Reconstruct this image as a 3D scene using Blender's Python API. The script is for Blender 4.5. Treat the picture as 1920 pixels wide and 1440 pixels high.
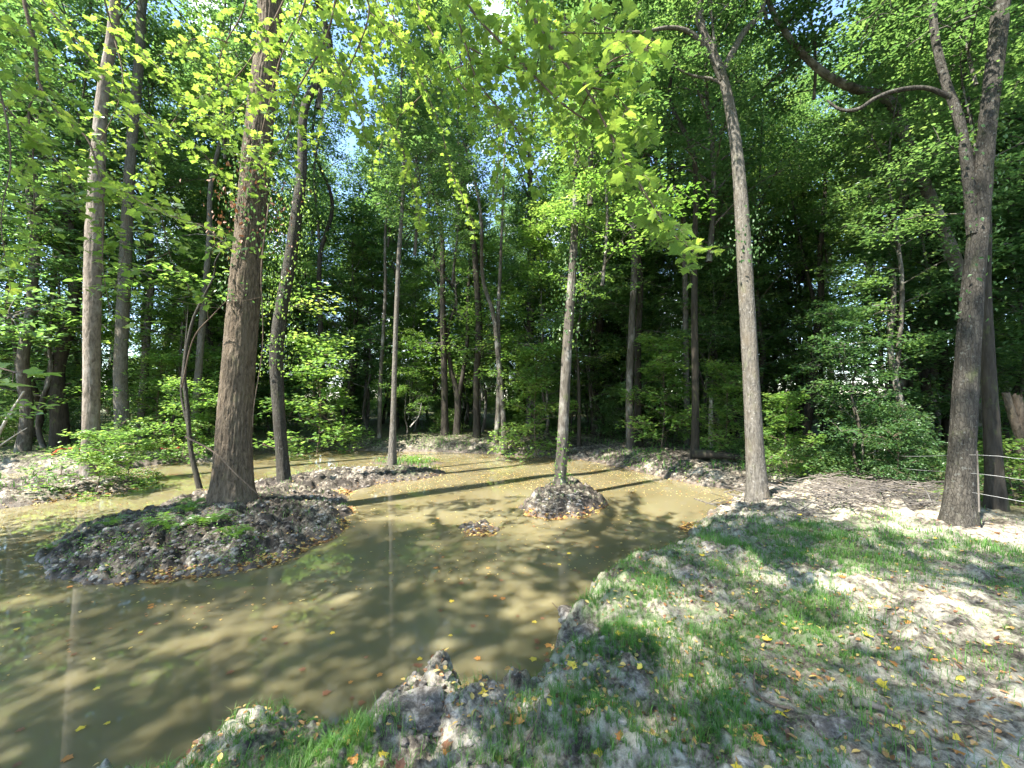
import bpy, math, random
import numpy as np
from mathutils import Vector, Matrix

for o in list(bpy.data.objects):
    bpy.data.objects.remove(o)
S = bpy.context.scene
COL = S.collection
R = math.radians
rng = np.random.default_rng(7)
random.seed(7)

# ------------------------------------------------------------------ camera
F = 747.0                      # focal length in photo pixels (1920 wide)
PITCH = R(2.3)
CAMZ = 2.0
cam_d = bpy.data.cameras.new('camera'); cam = bpy.data.objects.new('camera', cam_d); COL.objects.link(cam)
cam.location = (0, 0, CAMZ); cam.rotation_euler = (R(90) + PITCH, 0, 0)
cam_d.sensor_width = 36; cam_d.lens = 36 * F / 1920
cam_d.clip_start = 0.05; cam_d.clip_end = 2000
S.camera = cam

# ------------------------------------------------------------------ light
SUN_TO = Vector((-0.47, -0.36, 0.81)).normalized()
EXPOSURE = 2.35
SKY_STRENGTH = 0.13
SUN_STRENGTH = 5.0
sun_elev = math.asin(SUN_TO.z)
sun_az = math.atan2(SUN_TO.x, SUN_TO.y)
W = bpy.data.worlds.new('World'); S.world = W; W.use_nodes = True
wn = W.node_tree.nodes; wl = W.node_tree.links
for n in list(wn): wn.remove(n)
sky = wn.new('ShaderNodeTexSky'); sky.sky_type = 'NISHITA'; sky.sun_disc = False
sky.sun_elevation = sun_elev; sky.sun_rotation = sun_az
sky.air_density = 1.0; sky.dust_density = 0.2; sky.ozone_density = 2.2
geo = wn.new('ShaderNodeTexCoord')
cn = wn.new('ShaderNodeTexNoise'); cn.inputs['Scale'].default_value = 3.2; cn.inputs['Detail'].default_value = 7; cn.inputs['Roughness'].default_value = .6
cr = wn.new('ShaderNodeValToRGB'); cr.color_ramp.elements[0].position = .55; cr.color_ramp.elements[1].position = .70
mx = wn.new('ShaderNodeMix'); mx.data_type = 'RGBA'
bg = wn.new('ShaderNodeBackground'); bg.inputs['Strength'].default_value = SKY_STRENGTH
wo = wn.new('ShaderNodeOutputWorld')
wl.new(geo.outputs['Generated'], cn.inputs['Vector']); wl.new(cn.outputs['Fac'], cr.inputs['Fac'])
wl.new(cr.outputs['Color'], mx.inputs['Factor']); wl.new(sky.outputs['Color'], mx.inputs[6])
mx.inputs[7].default_value = (9.5, 9.8, 10.4, 1)
wl.new(mx.outputs[2], bg.inputs['Color']); wl.new(bg.outputs['Background'], wo.inputs['Surface'])

sd = bpy.data.lights.new('sun', 'SUN'); sd.energy = SUN_STRENGTH; sd.angle = R(0.55); sd.color = (1, .95, .86)
so = bpy.data.objects.new('sun', sd); COL.objects.link(so)
so.rotation_euler = (-SUN_TO).to_track_quat('-Z', 'Y').to_euler()
S.view_settings.view_transform = 'Standard'; S.view_settings.look = 'None'
S.view_settings.exposure = EXPOSURE; S.view_settings.gamma = 1; S.view_settings.use_curve_mapping = False
S.render.engine = 'CYCLES'
S.cycles.max_bounces = 8; S.cycles.diffuse_bounces = 6; S.cycles.glossy_bounces = 3
S.cycles.transmission_bounces = 5; S.cycles.transparent_max_bounces = 4
S.cycles.use_denoising = True
S.cycles.sample_clamp_indirect = 6
S.cycles.caustics_reflective = False; S.cycles.caustics_refractive = False

# ------------------------------------------------------------------ helpers
def ray(px, py):
    x = (px - 960) / F; u = (720 - py) / F
    c, s = math.cos(PITCH), math.sin(PITCH)
    return np.array((x, c - u * s, s + u * c))
def gp(px, py, z=0.0):           # photo pixel -> point of the horizontal plane at height z
    d = ray(px, py); t = (z - CAMZ) / d[2]
    return np.array((d[0] * t, d[1] * t, z))
def at(px, py, Y):               # photo pixel -> point at depth Y
    d = ray(px, py); t = Y / d[1]
    return np.array((d[0] * t, Y, CAMZ + d[2] * t))

def _h(i, j, k, s):
    n = (i.astype(np.int64) * 374761393 + j.astype(np.int64) * 668265263 + k.astype(np.int64) * 2147483647 + s * 1274126177) & 0xFFFFFFFF
    n = ((n ^ (n >> 13)) * 1274126177) & 0xFFFFFFFF
    n = ((n ^ (n >> 16)) * 2246822519) & 0xFFFFFFFF
    return ((n ^ (n >> 15)) & 0xFFFFFF) / float(0xFFFFFF)
def vn(x, y, z=None, s=0):
    x = np.asarray(x, float); y = np.asarray(y, float)
    z = np.zeros_like(x) if z is None else np.asarray(z, float)
    i, j, k = np.floor(x), np.floor(y), np.floor(z)
    u, v, w = x - i, y - j, z - k
    u = u * u * (3 - 2 * u); v = v * v * (3 - 2 * v); w = w * w * (3 - 2 * w)
    r = 0
    for a in (0, 1):
        for b in (0, 1):
            for c in (0, 1):
                wt = (u if a else 1 - u) * (v if b else 1 - v) * (w if c else 1 - w)
                r = r + wt * _h(i + a, j + b, k + c, s)
    return r
def fbm(x, y, z=None, s=0, o=4):
    t = 0; a = .5; f = 1
    for q in range(o):
        t = t + a * vn(x * f, y * f, None if z is None else z * f, s + q * 17); a *= .5; f *= 2.03
    return t / (1 - .5 ** o)
def worley(x, y, s=0):
    i, j = np.floor(x), np.floor(y); d = np.full(np.shape(x), 9.)
    zz = np.zeros_like(i)
    for a in (-1, 0, 1):
        for b in (-1, 0, 1):
            cx = i + a + _h(i + a, j + b, zz, s); cy = j + b + _h(i + a, j + b, zz, s + 5)
            d = np.minimum(d, np.hypot(x - cx, y - cy))
    return d

def mesh_np(name, V, Fc, mat=None, smooth=False, tint=None, attrs=None):
    """Fc: list of (n,k) int arrays (k corners each)"""
    if not isinstance(Fc, (list, tuple)): Fc = [Fc]
    me = bpy.data.meshes.new(name)
    V = np.asarray(V, np.float32)
    me.vertices.add(len(V)); me.vertices.foreach_set('co', V.ravel())
    li = np.concatenate([f.ravel() for f in Fc]).astype(np.int32)
    tot = np.concatenate([np.full(len(f), f.shape[1], np.int32) for f in Fc])
    st = np.concatenate([[0], np.cumsum(tot)[:-1]]).astype(np.int32)
    me.loops.add(len(li)); me.loops.foreach_set('vertex_index', li)
    me.polygons.add(len(tot)); me.polygons.foreach_set('loop_start', st); me.polygons.foreach_set('loop_total', tot)
    me.update(calc_edges=True)
    me.polygons.foreach_set('use_smooth', np.full(len(tot), bool(smooth)))
    at_ = dict(attrs or {})
    if tint is not None: at_['tint'] = tint
    for k, v in at_.items():
        a = me.attributes.new(k, 'FLOAT', 'POINT'); a.data.foreach_set('value', np.asarray(v, np.float32))
    if mat: me.materials.append(mat)
    return me
def link(name, me, parent=None):
    o = bpy.data.objects.new(name, me); COL.objects.link(o)
    if parent is not None: o.parent = parent
    return o
def tag(o, label=None, cat=None, group=None, kind=None):
    if label: o['label'] = label
    if cat: o['category'] = cat
    if group: o['group'] = group
    if kind: o['kind'] = kind
    return o
def thing(name, label, cat, loc=(0, 0, 0), group=None, rz=0):
    o = bpy.data.objects.new(name, None); COL.objects.link(o); o.location = tuple(loc); o.rotation_euler = (0, 0, rz)
    o.empty_display_size = .2
    return tag(o, label, cat, group)
def merge(parts):
    """list of (V, F) with same corner count -> one (V, F)"""
    vs, fs, n = [], [], 0
    for v, f in parts:
        vs.append(v); fs.append(f + n); n += len(v)
    return np.concatenate(vs), np.concatenate(fs)

def catmull(P, n):
    P = np.asarray(P, float); m = len(P)
    if m == 2:
        t = np.linspace(0, 1, n)[:, None]; return P[0] * (1 - t) + P[1] * t
    Q = np.vstack([2 * P[0] - P[1], P, 2 * P[-1] - P[-2]])
    seg = np.linalg.norm(np.diff(P[:, :3], axis=0), axis=1); cum = np.concatenate([[0], np.cumsum(seg)])
    out = []
    for d in np.linspace(0, cum[-1], n):
        k = min(np.searchsorted(cum, d, side='right') - 1, m - 2); t = (d - cum[k]) / max(seg[k], 1e-9)
        a, b, c, e = Q[k], Q[k + 1], Q[k + 2], Q[k + 3]
        out.append(.5 * ((2 * b) + (c - a) * t + (2 * a - 5 * b + 4 * c - e) * t * t + (3 * b - a - 3 * c + e) * t ** 3))
    return np.array(out)
def tube(pts, rad, ns=6, nr=None, disp=None, flare=None, cap=True):
    """pts (m,3) control points, rad (m,) radii -> (V, quads); disp(theta, s, z)->relative radius change"""
    C = np.hstack([np.asarray(pts, float), np.asarray(rad, float)[:, None]])
    C = catmull(C, nr or max(len(pts) * 3, 4)); P, r = C[:, :3], np.maximum(C[:, 3], .0006)
    T = np.gradient(P, axis=0); T /= np.linalg.norm(T, axis=1)[:, None] + 1e-9
    ref = np.array((0, 1., 0)) if abs(T[0][1]) < .9 else np.array((1., 0, 0))
    N = np.zeros_like(T); n = ref - T[0] * ref.dot(T[0]); n /= np.linalg.norm(n)
    for i in range(len(T)):
        n = n - T[i] * n.dot(T[i]); n /= np.linalg.norm(n) + 1e-9; N[i] = n
    B = np.cross(T, N)
    th = np.linspace(0, 2 * math.pi, ns, endpoint=False)
    rr = np.repeat(r[:, None], ns, 1)
    if disp is not None or flare is not None:
        s = np.concatenate([[0], np.cumsum(np.linalg.norm(np.diff(P, axis=0), axis=1))])
        TH, SS = np.meshgrid(th, s)
        if disp is not None: rr = rr + disp(TH, SS, r[:, None])
        if flare is not None: rr = rr * flare(TH, SS)
    V = P[:, None, :] + rr[..., None] * (np.cos(th)[None, :, None] * N[:, None, :] + np.sin(th)[None, :, None] * B[:, None, :])
    m = len(P); V = V.reshape(-1, 3)
    i = np.arange(m - 1)[:, None] * ns; j = np.arange(ns)[None, :]; j2 = (j + 1) % ns
    Fq = np.stack([i + j, i + j2, i + ns + j2, i + ns + j], -1).reshape(-1, 4)
    return V, Fq

# ------------------------------------------------------------------ materials
def newmat(name):
    m = bpy.data.materials.new(name); m.use_nodes = True; nt = m.node_tree
    for n in list(nt.nodes): nt.nodes.remove(n)
    return m, nt, nt.nodes, nt.links
def ramp(N, cols):
    r = N.new('ShaderNodeValToRGB'); e = r.color_ramp.elements
    while len(e) < len(cols): e.new(.5)
    for k, (p, c) in enumerate(cols):
        e[k].position = p; e[k].color = (*c, 1) if len(c) == 3 else c
    return r
def noise(N, L, vec, scale, detail=4, rough=.55, dist=0):
    n = N.new('ShaderNodeTexNoise'); n.inputs['Scale'].default_value = scale; n.inputs['Detail'].default_value = detail
    n.inputs['Roughness'].default_value = rough; n.inputs['Distortion'].default_value = dist
    if vec is not None: L.new(vec, n.inputs['Vector'])
    return n.outputs['Fac']
def mapping(N, L, scale=(1, 1, 1), kind='Object'):
    t = N.new('ShaderNodeTexCoord'); m = N.new('ShaderNodeMapping'); m.inputs['Scale'].default_value = scale
    L.new(t.outputs[kind], m.inputs['Vector']); return m.outputs['Vector']
def mix(N, L, f, a, b, mode='MIX'):
    m = N.new('ShaderNodeMix'); m.data_type = 'RGBA'; m.blend_type = mode
    for s, v in ((m.inputs['Factor'], f), (m.inputs[6], a), (m.inputs[7], b)):
        if isinstance(v, (int, float)): s.default_value = v
        elif isinstance(v, tuple): s.default_value = (*v, 1)
        else: L.new(v, s)
    return m.outputs[2]
def math_(N, L, op, a, b=None, c=None):
    m = N.new('ShaderNodeMath'); m.operation = op
    for s, v in zip(m.inputs, (a, b, c)):
        if v is None: continue
        if isinstance(v, (int, float)): s.default_value = v
        else: L.new(v, s)
    return m.outputs[0]
def attr(N, name):
    a = N.new('ShaderNodeAttribute'); a.attribute_name = name; return a.outputs['Fac']
def bump(N, L, h, strength, dist):
    b = N.new('ShaderNodeBump'); b.inputs['Strength'].default_value = strength; b.inputs['Distance'].default_value = dist
    L.new(h, b.inputs['Height']); return b.outputs['Normal']

def leaf_mat(name, cols, trans, tf=.52, rough=.36, spec=.5, objvar=.25):
    m, nt, N, L = newmat(name)
    oi = N.new('ShaderNodeObjectInfo')
    a = attr(N, 'tint')
    v = math_(N, L, 'MULTIPLY_ADD', oi.outputs['Random'], objvar, math_(N, L, 'MULTIPLY', a, 1 - objvar))
    r = ramp(N, cols); L.new(v, r.inputs['Fac'])
    t = mix(N, L, 1.0, r.outputs['Color'], trans, 'MULTIPLY')
    p = N.new('ShaderNodeBsdfPrincipled'); L.new(r.outputs['Color'], p.inputs['Base Color'])
    p.inputs['Roughness'].default_value = rough; p.inputs['Specular IOR Level'].default_value = spec
    tr = N.new('ShaderNodeBsdfTranslucent'); L.new(t, tr.inputs['Color'])
    ms = N.new('ShaderNodeMixShader'); ms.inputs[0].default_value = tf
    L.new(p.outputs[0], ms.inputs[1]); L.new(tr.outputs[0], ms.inputs[2])
    o = N.new('ShaderNodeOutputMaterial'); L.new(ms.outputs[0], o.inputs['Surface'])
    return m
TR = (2.2, 2.0, 1.2)
M = {}
M['leaf'] = leaf_mat('leaf_green', [(0, (.035, .085, .03)), (.45, (.07, .145, .055)), (.8, (.115, .205, .075)), (1, (.18, .27, .10))], TR)
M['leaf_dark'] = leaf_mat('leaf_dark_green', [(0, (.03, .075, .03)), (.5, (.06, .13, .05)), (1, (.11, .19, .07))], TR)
M['leaf_fresh'] = leaf_mat('leaf_fresh_green', [(0, (.07, .16, .03)), (.5, (.12, .22, .06)), (1, (.21, .30, .09))], TR)
M['leaf_near'] = leaf_mat('leaf_maple', [(0, (.09, .17, .045)), (.5, (.14, .23, .055)), (.9, (.19, .28, .07)), (1, (.26, .33, .08))], (2.15, 1.95, 1.05), tf=.5, rough=.38, objvar=.5)
M['grass'] = leaf_mat('grass_blade', [(0, (.05, .13, .025)), (.5, (.075, .20, .03)), (.85, (.14, .25, .05)), (.93, (.30, .29, .14)), (1, (.42, .38, .24))], (1.4, 1.3, .8), tf=.3, rough=.5)
M['fern'] = leaf_mat('fern_green', [(0, (.07, .17, .03)), (1, (.16, .28, .05))], (2, 1.8, .8), tf=.4)
M['dead_leaf'] = leaf_mat('dead_leaf', [(0, (.08, .04, .025)), (.35, (.20, .09, .04)), (.6, (.40, .22, .08)), (.8, (.55, .40, .12)), (1, (.66, .56, .24))], (1.1, 1, .8), tf=.2, rough=.6)
for nm, c0, c1 in (('yellow', (.62, .44, .03), (.74, .58, .10)), ('orange', (.42, .16, .04), (.60, .30, .08)), ('brown', (.09, .04, .025), (.24, .11, .055))):
    M['dead_' + nm] = leaf_mat('dead_leaf_' + nm, [(0, c0), (1, c1)], (1.1, 1, .8), tf=.2, rough=.6, objvar=.8)

def bark(name, dark, light, hs=9, vs=1.6, bumpd=.012, patches=None, blocky=False, moss=.0, fleck=None):
    m, nt, N, L = newmat(name)
    v = mapping(N, L, (hs, hs, vs))
    n1 = noise(N, L, v, 2.2, 6, .6, .6)
    if blocky:
        vo = N.new('ShaderNodeTexVoronoi'); vo.feature = 'DISTANCE_TO_EDGE'; vo.inputs['Scale'].default_value = 4.2; vo.inputs['Randomness'].default_value = 1.0
        dn = N.new('ShaderNodeTexNoise'); dn.inputs['Scale'].default_value = 5; dm = N.new('ShaderNodeMix'); dm.data_type = 'RGBA'; dm.inputs['Factor'].default_value = .25; mv = mapping(N, L, (hs, hs, vs * 2.2)); L.new(mv, dn.inputs['Vector']); L.new(mv, dm.inputs[6]); L.new(dn.outputs['Color'], dm.inputs[7]); L.new(dm.outputs[2], vo.inputs['Vector'])
        e = ramp(N, [(0, (0, 0, 0)), (.12, (1, 1, 1))]); L.new(vo.outputs['Distance'], e.inputs['Fac'])
        n1 = math_(N, L, 'MULTIPLY', n1, math_(N, L, 'MULTIPLY_ADD', e.outputs['Color'], .35, .65))
    r = ramp(N, [(.22, dark), (.62, light)]); L.new(n1, r.inputs['Fac']); c = r.outputs['Color']
    w = mapping(N, L, (1, 1, .6))
    if patches:
        pf = ramp(N, [(.50, (0, 0, 0)), (.66, (1, 1, 1))]); L.new(noise(N, L, w, 3.5, 5, .65), pf.inputs['Fac'])
        c = mix(N, L, math_(N, L, 'MULTIPLY', pf.outputs['Color'], .75), c, patches)
    if fleck:
        pf = ramp(N, [(.60, (0, 0, 0)), (.68, (1, 1, 1))]); L.new(noise(N, L, mapping(N, L, (1, 1, 1)), 22, 4, .6), pf.inputs['Fac'])
        c = mix(N, L, math_(N, L, 'MULTIPLY', pf.outputs['Color'], .6), c, fleck)
    if moss:
        pf = ramp(N, [(.56, (0, 0, 0)), (.70, (1, 1, 1))]); L.new(noise(N, L, mapping(N, L, (1.3, 1.3, .7)), 4.5, 6, .7), pf.inputs['Fac'])
        c = mix(N, L, math_(N, L, 'MULTIPLY', pf.outputs['Color'], moss), c, (.10, .13, .035))
    c = mix(N, L, .35, c, mix(N, L, 1.0, c, ramp_n(N, L, 1.3), 'MULTIPLY'))
    p = N.new('ShaderNodeBsdfPrincipled'); L.new(c, p.inputs['Base Color']); p.inputs['Roughness'].default_value = .9
    p.inputs['Specular IOR Level'].default_value = .15
    h = math_(N, L, 'ADD', n1, math_(N, L, 'MULTIPLY', noise(N, L, mapping(N, L, (1, 1, .5)), 60, 3), .3))
    L.new(bump(N, L, h, .9, bumpd), p.inputs['Normal'])
    o = N.new('ShaderNodeOutputMaterial'); L.new(p.outputs[0], o.inputs['Surface'])
    return m
def ramp_n(N, L, sc):
    r = ramp(N, [(.3, (.45, .45, .45)), (.7, (1.3, 1.3, 1.3))]); L.new(noise(N, L, mapping(N, L), sc, 4), r.inputs['Fac']); return r.outputs['Color']
M['bark_brown'] = bark('bark_brown', (.018, .014, .010), (.15, .117, .085), 12, 4.2, .04, patches=(.115, .093, .068), moss=.2)
M['bark_tan'] = bark('bark_tan', (.045, .036, .027), (.21, .175, .14), 8, 3.2, .025, patches=(.28, .25, .22))
M['bark_grey'] = bark('bark_grey', (.026, .023, .019), (.145, .132, .112), 14, 3.5, .03, patches=(.11, .092, .068), fleck=(.25, .24, .22), moss=.2)
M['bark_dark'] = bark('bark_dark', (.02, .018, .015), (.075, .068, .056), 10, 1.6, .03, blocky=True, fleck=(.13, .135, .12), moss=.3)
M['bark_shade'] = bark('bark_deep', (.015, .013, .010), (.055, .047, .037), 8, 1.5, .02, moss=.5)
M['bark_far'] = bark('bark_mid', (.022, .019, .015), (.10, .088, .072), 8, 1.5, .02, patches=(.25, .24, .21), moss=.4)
M['twig'] = bark('twig_bark', (.05, .035, .025), (.16, .12, .09), 20, 8, .002)
M['brush'] = bark('brush_wood', (.03, .026, .022), (.17, .15, .13), 14, 4, .006)
M['deadwood'] = bark('dead_wood', (.16, .14, .12), (.45, .41, .36), 14, 4, .006)

def plain(name, c, rough=.6, spec=.3):
    m, nt, N, L = newmat(name)
    r = ramp(N, [(.3, tuple(x * .7 for x in c)), (.7, tuple(min(1, x * 1.15) for x in c))]); L.new(noise(N, L, mapping(N, L), 14, 5), r.inputs['Fac'])
    p = N.new('ShaderNodeBsdfPrincipled'); L.new(r.outputs['Color'], p.inputs['Base Color'])
    p.inputs['Roughness'].default_value = rough; p.inputs['Specular IOR Level'].default_value = spec
    o = N.new('ShaderNodeOutputMaterial'); L.new(p.outputs[0], o.inputs['Surface']); return m
M['red_plastic'] = plain('red_plastic', (.55, .05, .035), .4)
M['wire'] = plain('fence_wire', (.45, .45, .44), .4)
M['plank'] = plain('weathered_plank', (.38, .37, .35), .8)

def mud_mat(name, clod=False):
    m, nt, N, L = newmat(name)
    g = mapping(N, L)
    n1 = noise(N, L, g, 2.2, 8, .62, .3); n2 = noise(N, L, g, 11, 7, .65); n3 = noise(N, L, g, 34, 6, .72)
    h = math_(N, L, 'ADD', math_(N, L, 'MULTIPLY', n1, .40), math_(N, L, 'ADD', math_(N, L, 'MULTIPLY', n2, .42), math_(N, L, 'MULTIPLY', n3, .28)))
    if clod:
        r = ramp(N, [(.43, (.03, .025, .021)), (.52, (.12, .105, .092)), (.62, (.38, .35, .31))])
    else:
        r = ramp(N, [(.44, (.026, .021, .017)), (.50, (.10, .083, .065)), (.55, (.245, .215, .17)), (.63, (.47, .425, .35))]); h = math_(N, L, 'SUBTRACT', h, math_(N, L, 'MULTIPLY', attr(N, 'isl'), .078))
    L.new(h, r.inputs['Fac']); c = r.outputs['Color']
    if not clod:
        # sparse litter and moss colour in the soil of the woods
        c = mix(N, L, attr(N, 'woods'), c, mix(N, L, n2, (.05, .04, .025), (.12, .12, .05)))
        gm = ramp(N, [(.44, (0, 0, 0)), (.58, (1, 1, 1))]); L.new(n2, gm.inputs['Fac'])
        c = mix(N, L, math_(N, L, 'MULTIPLY', math_(N, L, 'MULTIPLY', attr(N, 'green'), gm.outputs['Color']), .8), c, (.07, .12, .035))
    rough = .85
    if not clod:
        wet = attr(N, 'wet')
        c = mix(N, L, wet, c, mix(N, L, n2, (.05, .038, .03), (.15, .12, .095)))
        rough = math_(N, L, 'MULTIPLY_ADD', wet, -.4, .88)
    p = N.new('ShaderNodeBsdfPrincipled'); L.new(c, p.inputs['Base Color'])
    if isinstance(rough, float): p.inputs['Roughness'].default_value = rough
    else: L.new(rough, p.inputs['Roughness'])
    p.inputs['Specular IOR Level'].default_value = .3
    hb = math_(N, L, 'ADD', n3, math_(N, L, 'MULTIPLY', n2, 2.))
    L.new(bump(N, L, hb, .8, .02), p.inputs['Normal'])
    o = N.new('ShaderNodeOutputMaterial'); L.new(p.outputs[0], o.inputs['Surface']); return m
M['ground'] = mud_mat('ground_mud')
M['clod'] = mud_mat('mud_clod', True)

def water_mat():
    m, nt, N, L = newmat('muddy_water')
    g = mapping(N, L, (1, 1, 1))
    n = noise(N, L, g, .55, 4, .5, .4)
    r = ramp(N, [(.35, (.145, .122, .062)), (.65, (.185, .163, .094))]); L.new(n, r.inputs['Fac'])
    p = N.new('ShaderNodeBsdfPrincipled'); L.new(r.outputs['Color'], p.inputs['Base Color'])
    p.inputs['Roughness'].default_value = .03; p.inputs['IOR'].default_value = 1.48
    p.inputs['Subsurface Weight'].default_value = 1.0; p.inputs['Subsurface Scale'].default_value = .38
    p.inputs['Subsurface Radius'].default_value = (1.0, .8, .45)
    b = noise(N, L, mapping(N, L, (1, 1, 1)), 3, 2, .5)
    L.new(bump(N, L, b, .04, .01), p.inputs['Normal'])
    o = N.new('ShaderNodeOutputMaterial'); L.new(p.outputs[0], o.inputs['Surface']); return m
M['water'] = water_mat()

# ------------------------------------------------------------------ terrain
def poly(px, z): return np.array([gp(a, b, z)[:2] for a, b in px])
near_edge = poly([(120, 1500), (330, 1425), (470, 1372), (560, 1338), (610, 1330), (650, 1362), (688, 1378), (702, 1330), (722, 1292),
    (765, 1282), (800, 1262), (855, 1254), (885, 1290), (950, 1296), (1010, 1272), (1062, 1238), (1040, 1192), (1048, 1160),
    (1082, 1128), (1110, 1088), (1150, 1066), (1210, 1048), (1262, 1036), (1292, 1000), (1286, 965), (1330, 948)], .18)
far_edge = poly([(1392, 918), (1310, 908), (1240, 893), (1170, 876), (1100, 862), (1000, 853), (900, 849), (820, 846), (740, 845), (650, 843),
    (590, 836), (500, 845), (450, 862), (330, 866), (240, 876), (170, 884), (90, 888), (0, 884), (-300, 880), (-900, 874)], .03)
OUT = np.vstack([near_edge, far_edge, [(-40, 14), (-40, -8), (-6, -8), (-2.6, .6)]])
ISL = [
    (poly([(58, 1052), (110, 1008), (185, 975), (290, 955), (350, 930), (420, 915), (480, 905), (540, 897), (600, 884), (700, 880), (790, 878),
           (838, 884), (800, 894), (720, 902), (668, 914), (645, 925), (655, 958), (640, 988), (600, 1012), (540, 1042), (430, 1068), (300, 1080),
           (190, 1084), (110, 1076)], .05), .23, .45),
    (poly([(-500, 915), (0, 907), (90, 899), (180, 893), (255, 897), (276, 906), (240, 918), (150, 928), (60, 944), (0, 952), (-500, 985)], .03), .20, .30),
    (poly([(978, 950), (1000, 928), (1040, 908), (1085, 910), (1122, 930), (1136, 950), (1090, 968), (1030, 972), (990, 964)], .02), .28, .22),
    (poly([(858, 990), (880, 982), (915, 982), (938, 992), (925, 1001), (880, 1003)], 0), .09, .12),
    (poly([(690, 868), (735, 860), (800, 860), (835, 868), (800, 874), (730, 874)], 0), .03, .25),
]
def sdf(P, x, y):
    """positive inside the polygon"""
    d = np.full(x.shape, 1e9); ins = np.zeros(x.shape, bool)
    n = len(P)
    for k in range(n):
        ax, ay = P[k]; bx, by = P[(k + 1) % n]
        ex, ey = bx - ax, by - ay; wx, wy = x - ax, y - ay
        t = np.clip((wx * ex + wy * ey) / (ex * ex + ey * ey + 1e-12), 0, 1)
        d = np.minimum(d, (wx - ex * t) ** 2 + (wy - ey * t) ** 2)
        c = ((ay <= y) & (by > y)) | ((by <= y) & (ay > y))
        with np.errstate(divide='ignore', invalid='ignore'):
            xi = ax + (y - ay) / (by - ay + 1e-12) * ex
        ins ^= c & (x < xi)
    d = np.sqrt(d); return np.where(ins, d, -d)
BIG = (gp(430, 950, .35)[0], gp(430, 950, .35)[1])
def terrain(x, y, full=False):
    x = np.atleast_1d(np.asarray(x, float)); y = np.atleast_1d(np.asarray(y, float))
    jit = (fbm(x * 3.1, y * 3.1, s=3) - .5) * .22 + (fbm(x * 11, y * 11, s=9, o=3) - .5) * .07
    rr = np.hypot(x, y)
    so = -sdf(OUT, x, y) + jit                         # >0 on land
    big = fbm(x * .35, y * .35, s=21) - .5
    near = np.clip((7 - y) / 3, 0, 1) * np.clip((x + 3) / 1.5, 0, 1)
    H = .42 + big * .28 + np.clip((y - 14) / 20, 0, 1) * .25
    wdt = np.where(near > .5, .14, .55)
    h = np.where(so > 0, H * (1 - np.exp(-np.clip(so, 0, 99) / wdt)), -.6 * (1 - np.exp(np.clip(so, -99, 0) / .35)))
    rough = np.where(so > 0, .45 + .55 * np.exp(-np.clip(so, 0, 99) / .8), .15)
    isl = np.zeros_like(x)
    for k, (P, Hi, wi) in enumerate(ISL):
        s_ = sdf(P, x, y) + jit * (1.3 if k < 3 else .25)
        hi = np.where(s_ > 0, Hi * (1 - np.exp(-np.clip(s_, 0, 99) / wi)), -.6 * (1 - np.exp(np.clip(s_, -99, 0) / .35)))
        rough = np.where(hi > h, [1.25, .8, 1.1, .7, .2][k], rough); h = np.maximum(h, hi)
        isl = np.maximum(isl, (s_ > -.1) * 1.0)
    c1 = 1 - np.clip(worley(x * 3.2 + big, y * 3.2, 4) * 1.15, 0, 1)
    c2 = 1 - np.clip(worley(x * 8.5, y * 8.5, 14) * 1.15, 0, 1)
    c3 = 1 - np.clip(worley(x * 21, y * 21, 24) * 1.15, 0, 1)
    f1 = fbm(x * 1.4, y * 1.4, s=41)
    lum = .17 * (c1 ** 1.3 - .35) * np.clip(f1 * 3 - .8, 0, 1.2) + .10 * (c2 - .4) * np.clip(fbm(x * 2.3, y * 2.3, s=47) * 3 - .7, 0, 1.3) + .04 * (c3 - .4)
    lum = lum + .05 * (fbm(x * 5, y * 5, s=51) - .5)
    fade = 1 / (1 + (rr / 30) ** 2)
    wet0 = np.where(h > 0, 1, 0)
    rough = rough + .2 * np.exp(-np.clip(so, 0, 99) / .5) * near
    lum = np.minimum(lum * rough, .10) / np.maximum(rough, 1e-3)
    h2 = h + lum * rough * fade * np.clip((h + .12) / .2, 0.1, 1)
    # the big trunk stands on a raised mound
    h2 = h2 + .09 * np.exp(-((x - BIG[0]) ** 2 + (y - BIG[1]) ** 2) / .9) * (isl > 0)
    mask_so = np.where((so <= 0) & (isl == 0), -.03, .012)
    h2 = np.where(mask_so > 0, np.where(so > .25, np.maximum(h2, .03), h2), np.minimum(h2, -.02))
    if full: return h2, so, isl
    return h2
def ground_at(x, y): return float(terrain(x, y)[0])

th = np.concatenate([np.linspace(R(-60), R(60), 700, endpoint=False), np.linspace(R(60), R(300), 90, endpoint=False)])
rad = np.concatenate([np.geomspace(.3, 1.5, 40, endpoint=False), np.geomspace(1.5, 22, 400, endpoint=False), np.geomspace(22, 60, 40, endpoint=False), np.geomspace(60, 600, 20)])
TH, RR = np.meshgrid(th, rad)
X = (RR * np.sin(TH)).ravel(); Y = (RR * np.cos(TH)).ravel()
Hh, SO, IS = terrain(X, Y, True)
nth = len(th); nr_ = len(rad)
i = np.arange(nr_ - 1)[:, None] * nth; j = np.arange(nth)[None, :]; j2 = (j + 1) % nth
FQ = np.stack([i + j, i + nth + j, i + nth + j2, i + j2], -1).reshape(-1, 4)
V = np.stack([X, Y, Hh], 1); V = np.vstack([V, [[0, 0, float(Hh[:nth].mean())]]])
cap_f = np.stack([np.full(nth, len(V) - 1), np.arange(nth), (np.arange(nth) + 1) % nth], 1)
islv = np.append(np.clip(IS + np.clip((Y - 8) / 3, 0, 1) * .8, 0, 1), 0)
wetv = np.clip(1 - (Hh - .02) / .10, 0, 1); wetv = np.append(wetv, 0)
dist_far = np.clip((np.hypot(X, Y) - 15) / 5, 0, 1) * np.clip(SO / 1.5, 0, 1)
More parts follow.
